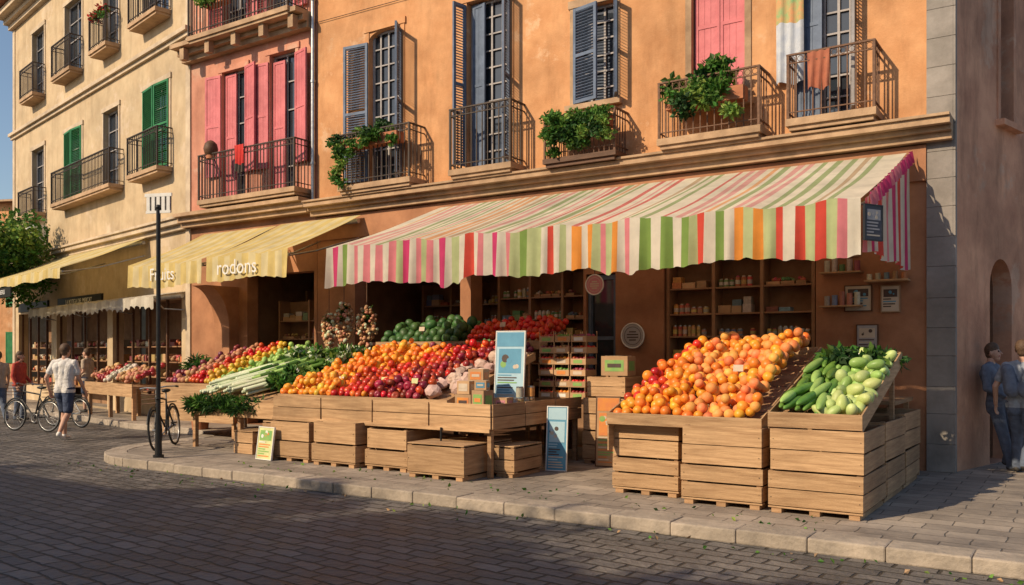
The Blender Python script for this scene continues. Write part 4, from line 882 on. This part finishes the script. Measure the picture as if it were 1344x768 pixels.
# ------------------------------------------------------------------ trees, distant buildings, opposite street
def tree(name,x,y,z0,h,cr,n,ls,mats,trunk=.16):
    w=MB(); pts=[(x,y,z0),(x+.06,y,z0+h*.25),(x-.05,y+.05,z0+h*.5)]; w.cyl(pts[0],pts[1],trunk,bark,trunk*.8,seg=10); w.cyl(pts[1],pts[2],trunk*.8,bark,trunk*.6,seg=10)
    for i in range(9):
        a=random.uniform(0,6.28); e=(x+cr*.6*math.cos(a),y+cr*.6*math.sin(a),z0+h*random.uniform(.6,.92)); w.cyl(pts[2],e,trunk*.38,bark,.015,seg=6)
        leaves(w,e,(cr*.45,cr*.45,cr*.38),n//14,ls,random.choice(mats),shell=.2)
    for i in range(18):
        a=random.uniform(0,6.28); q=random.uniform(.2,.9); c=(x+cr*q*math.cos(a),y+cr*q*math.sin(a),z0+h*random.uniform(.52,.98)); leaves(w,c,(cr*.3,cr*.3,cr*.24),n//20,ls,random.choice(mats),shell=.1)
    w.obj(name)
tree('street_tree',-28.2,13.0,-.12,5.9,2.1,12000,.14,[leafA,leafC,leafC,leafA,leafC])
def simple_building(name,cx,cy,rz,W,D,H,wm,n,floors):
    E=empty(name,(cx,cy,0),rz); w=MB(); op=[]
    for f in range(floors):
        for i in range(n):
            x=-W/2+W*(i+.5)/n; z=1.0+f*3.1
            if z+1.6<H-.3: op.append((x-.5,x+.5,z,z+1.7))
    wall(w,-W/2,W/2,-.12,H,op,wm,.25); w.quad([(-W/2,0,-.12),(-W/2,0,H),(-W/2,D,H),(-W/2,D,-.12)],wm); w.quad([(W/2,0,-.12),(W/2,D,-.12),(W/2,D,H),(W/2,0,H)],wm); w.quad([(-W/2,D,0),(-W/2,D,H),(W/2,D,H),(W/2,D,0)],wm)
    w.obj('walls',E); w=MB()
    for o in op: window(w,*o,.14,2,3)
    for o in op: shutter(w,o[0]-.02,-.03,o[2],o[3],.48,R(184),greensh,False); shutter(w,o[1]+.02,-.03,o[2],o[3],.48,R(-4),greensh,False)
    w.obj('windows',E); w=MB()
    w.quad([(-W/2-.1,-.5,H),(W/2+.1,-.5,H),(W/2+.1,D/2,H+1.0),(-W/2-.1,D/2,H+1.0)],tile); w.quad([(-W/2-.1,D/2,H+1.0),(W/2+.1,D/2,H+1.0),(W/2+.1,D+.5,H),(-W/2-.1,D+.5,H)],tile)
    w.quad([(-W/2,0,H),(-W/2,D,H),(-W/2,D/2,H+.98)],wm); w.quad([(W/2,0,H),(W/2,D,H),(W/2,D/2,H+.98)],wm); w.box(-W/2-.1,W/2+.1,-.5,-.3,H-.1,H-.003,trim)
    w.obj('roof',E)
simple_building('distant_house',-50,24,R(20),20,12,9.9,stucco,6,3)
simple_building('distant_house.001',-62,2,R(75),22,12,9,cream,6,3)
for nm,x0,x1,H in(('terraced_house',-32,-21,8.3),('terraced_house.001',-21,-14.5,8.45),('terraced_house.002',-14.5,-8.6,8.3),('terraced_house.003',-8.6,6,8.15)):
    simple_building(nm,(x0+x1)/2,-6.2,math.pi,x1-x0-.22,9,H,[cream,pinkw,stucco,cream][int(x0)%4],3,2)
for i,(x,h,cr) in enumerate(((-18.2,8.4,1.8),(-13.4,8.5,1.6),(-9.6,9.0,2.0),(-6.4,8.6,1.5),(-2.6,8.3,1.4))):  # unseen trees, added so the shadow on the road gets an uneven edge
    tree('added_shadow_tree.%03d'%(i+1),x,-5.2,0,h,cr,3000,.24,[leafA,leafB],.15)
# ------------------------------------------------------------------ light, sky, camera
sv=Vector((-.41,-.91,0)).normalized(); el=R(33); sd=Vector((sv.x*math.cos(el),sv.y*math.cos(el),math.sin(el)))
L=bpy.data.lights.new('sun','SUN'); L.energy=4.9; L.angle=R(.6); L.color=(1,.80,.55); lo=bpy.data.objects.new('sun',L); lo.rotation_euler=(-sd).to_track_quat('-Z','Y').to_euler(); scene.collection.objects.link(lo)
W=bpy.data.worlds.new('World'); scene.world=W; W.use_nodes=True; nt=W.node_tree; sk=nt.nodes.new('ShaderNodeTexSky'); sk.sky_type='NISHITA'; sk.sun_disc=False; sk.sun_elevation=el; sk.sun_rotation=math.atan2(sv.x,sv.y)
nt.links.new(sk.outputs[0],nt.nodes['Background'].inputs[0]); nt.nodes['Background'].inputs[1].default_value=.125
cam=bpy.data.cameras.new('camera'); co=bpy.data.objects.new('camera',cam); co.location=(0,0,1.6); co.rotation_euler=(R(90),0,math.atan2(.552,.834)); cam.sensor_width=36; cam.lens=36*1132/1344; cam.shift_y=78/1344; cam.clip_end=2000; cam.clip_start=.1
scene.collection.objects.link(co); scene.camera=co
scene.view_settings.view_transform='Standard'; scene.view_settings.look='None'; scene.view_settings.exposure=0
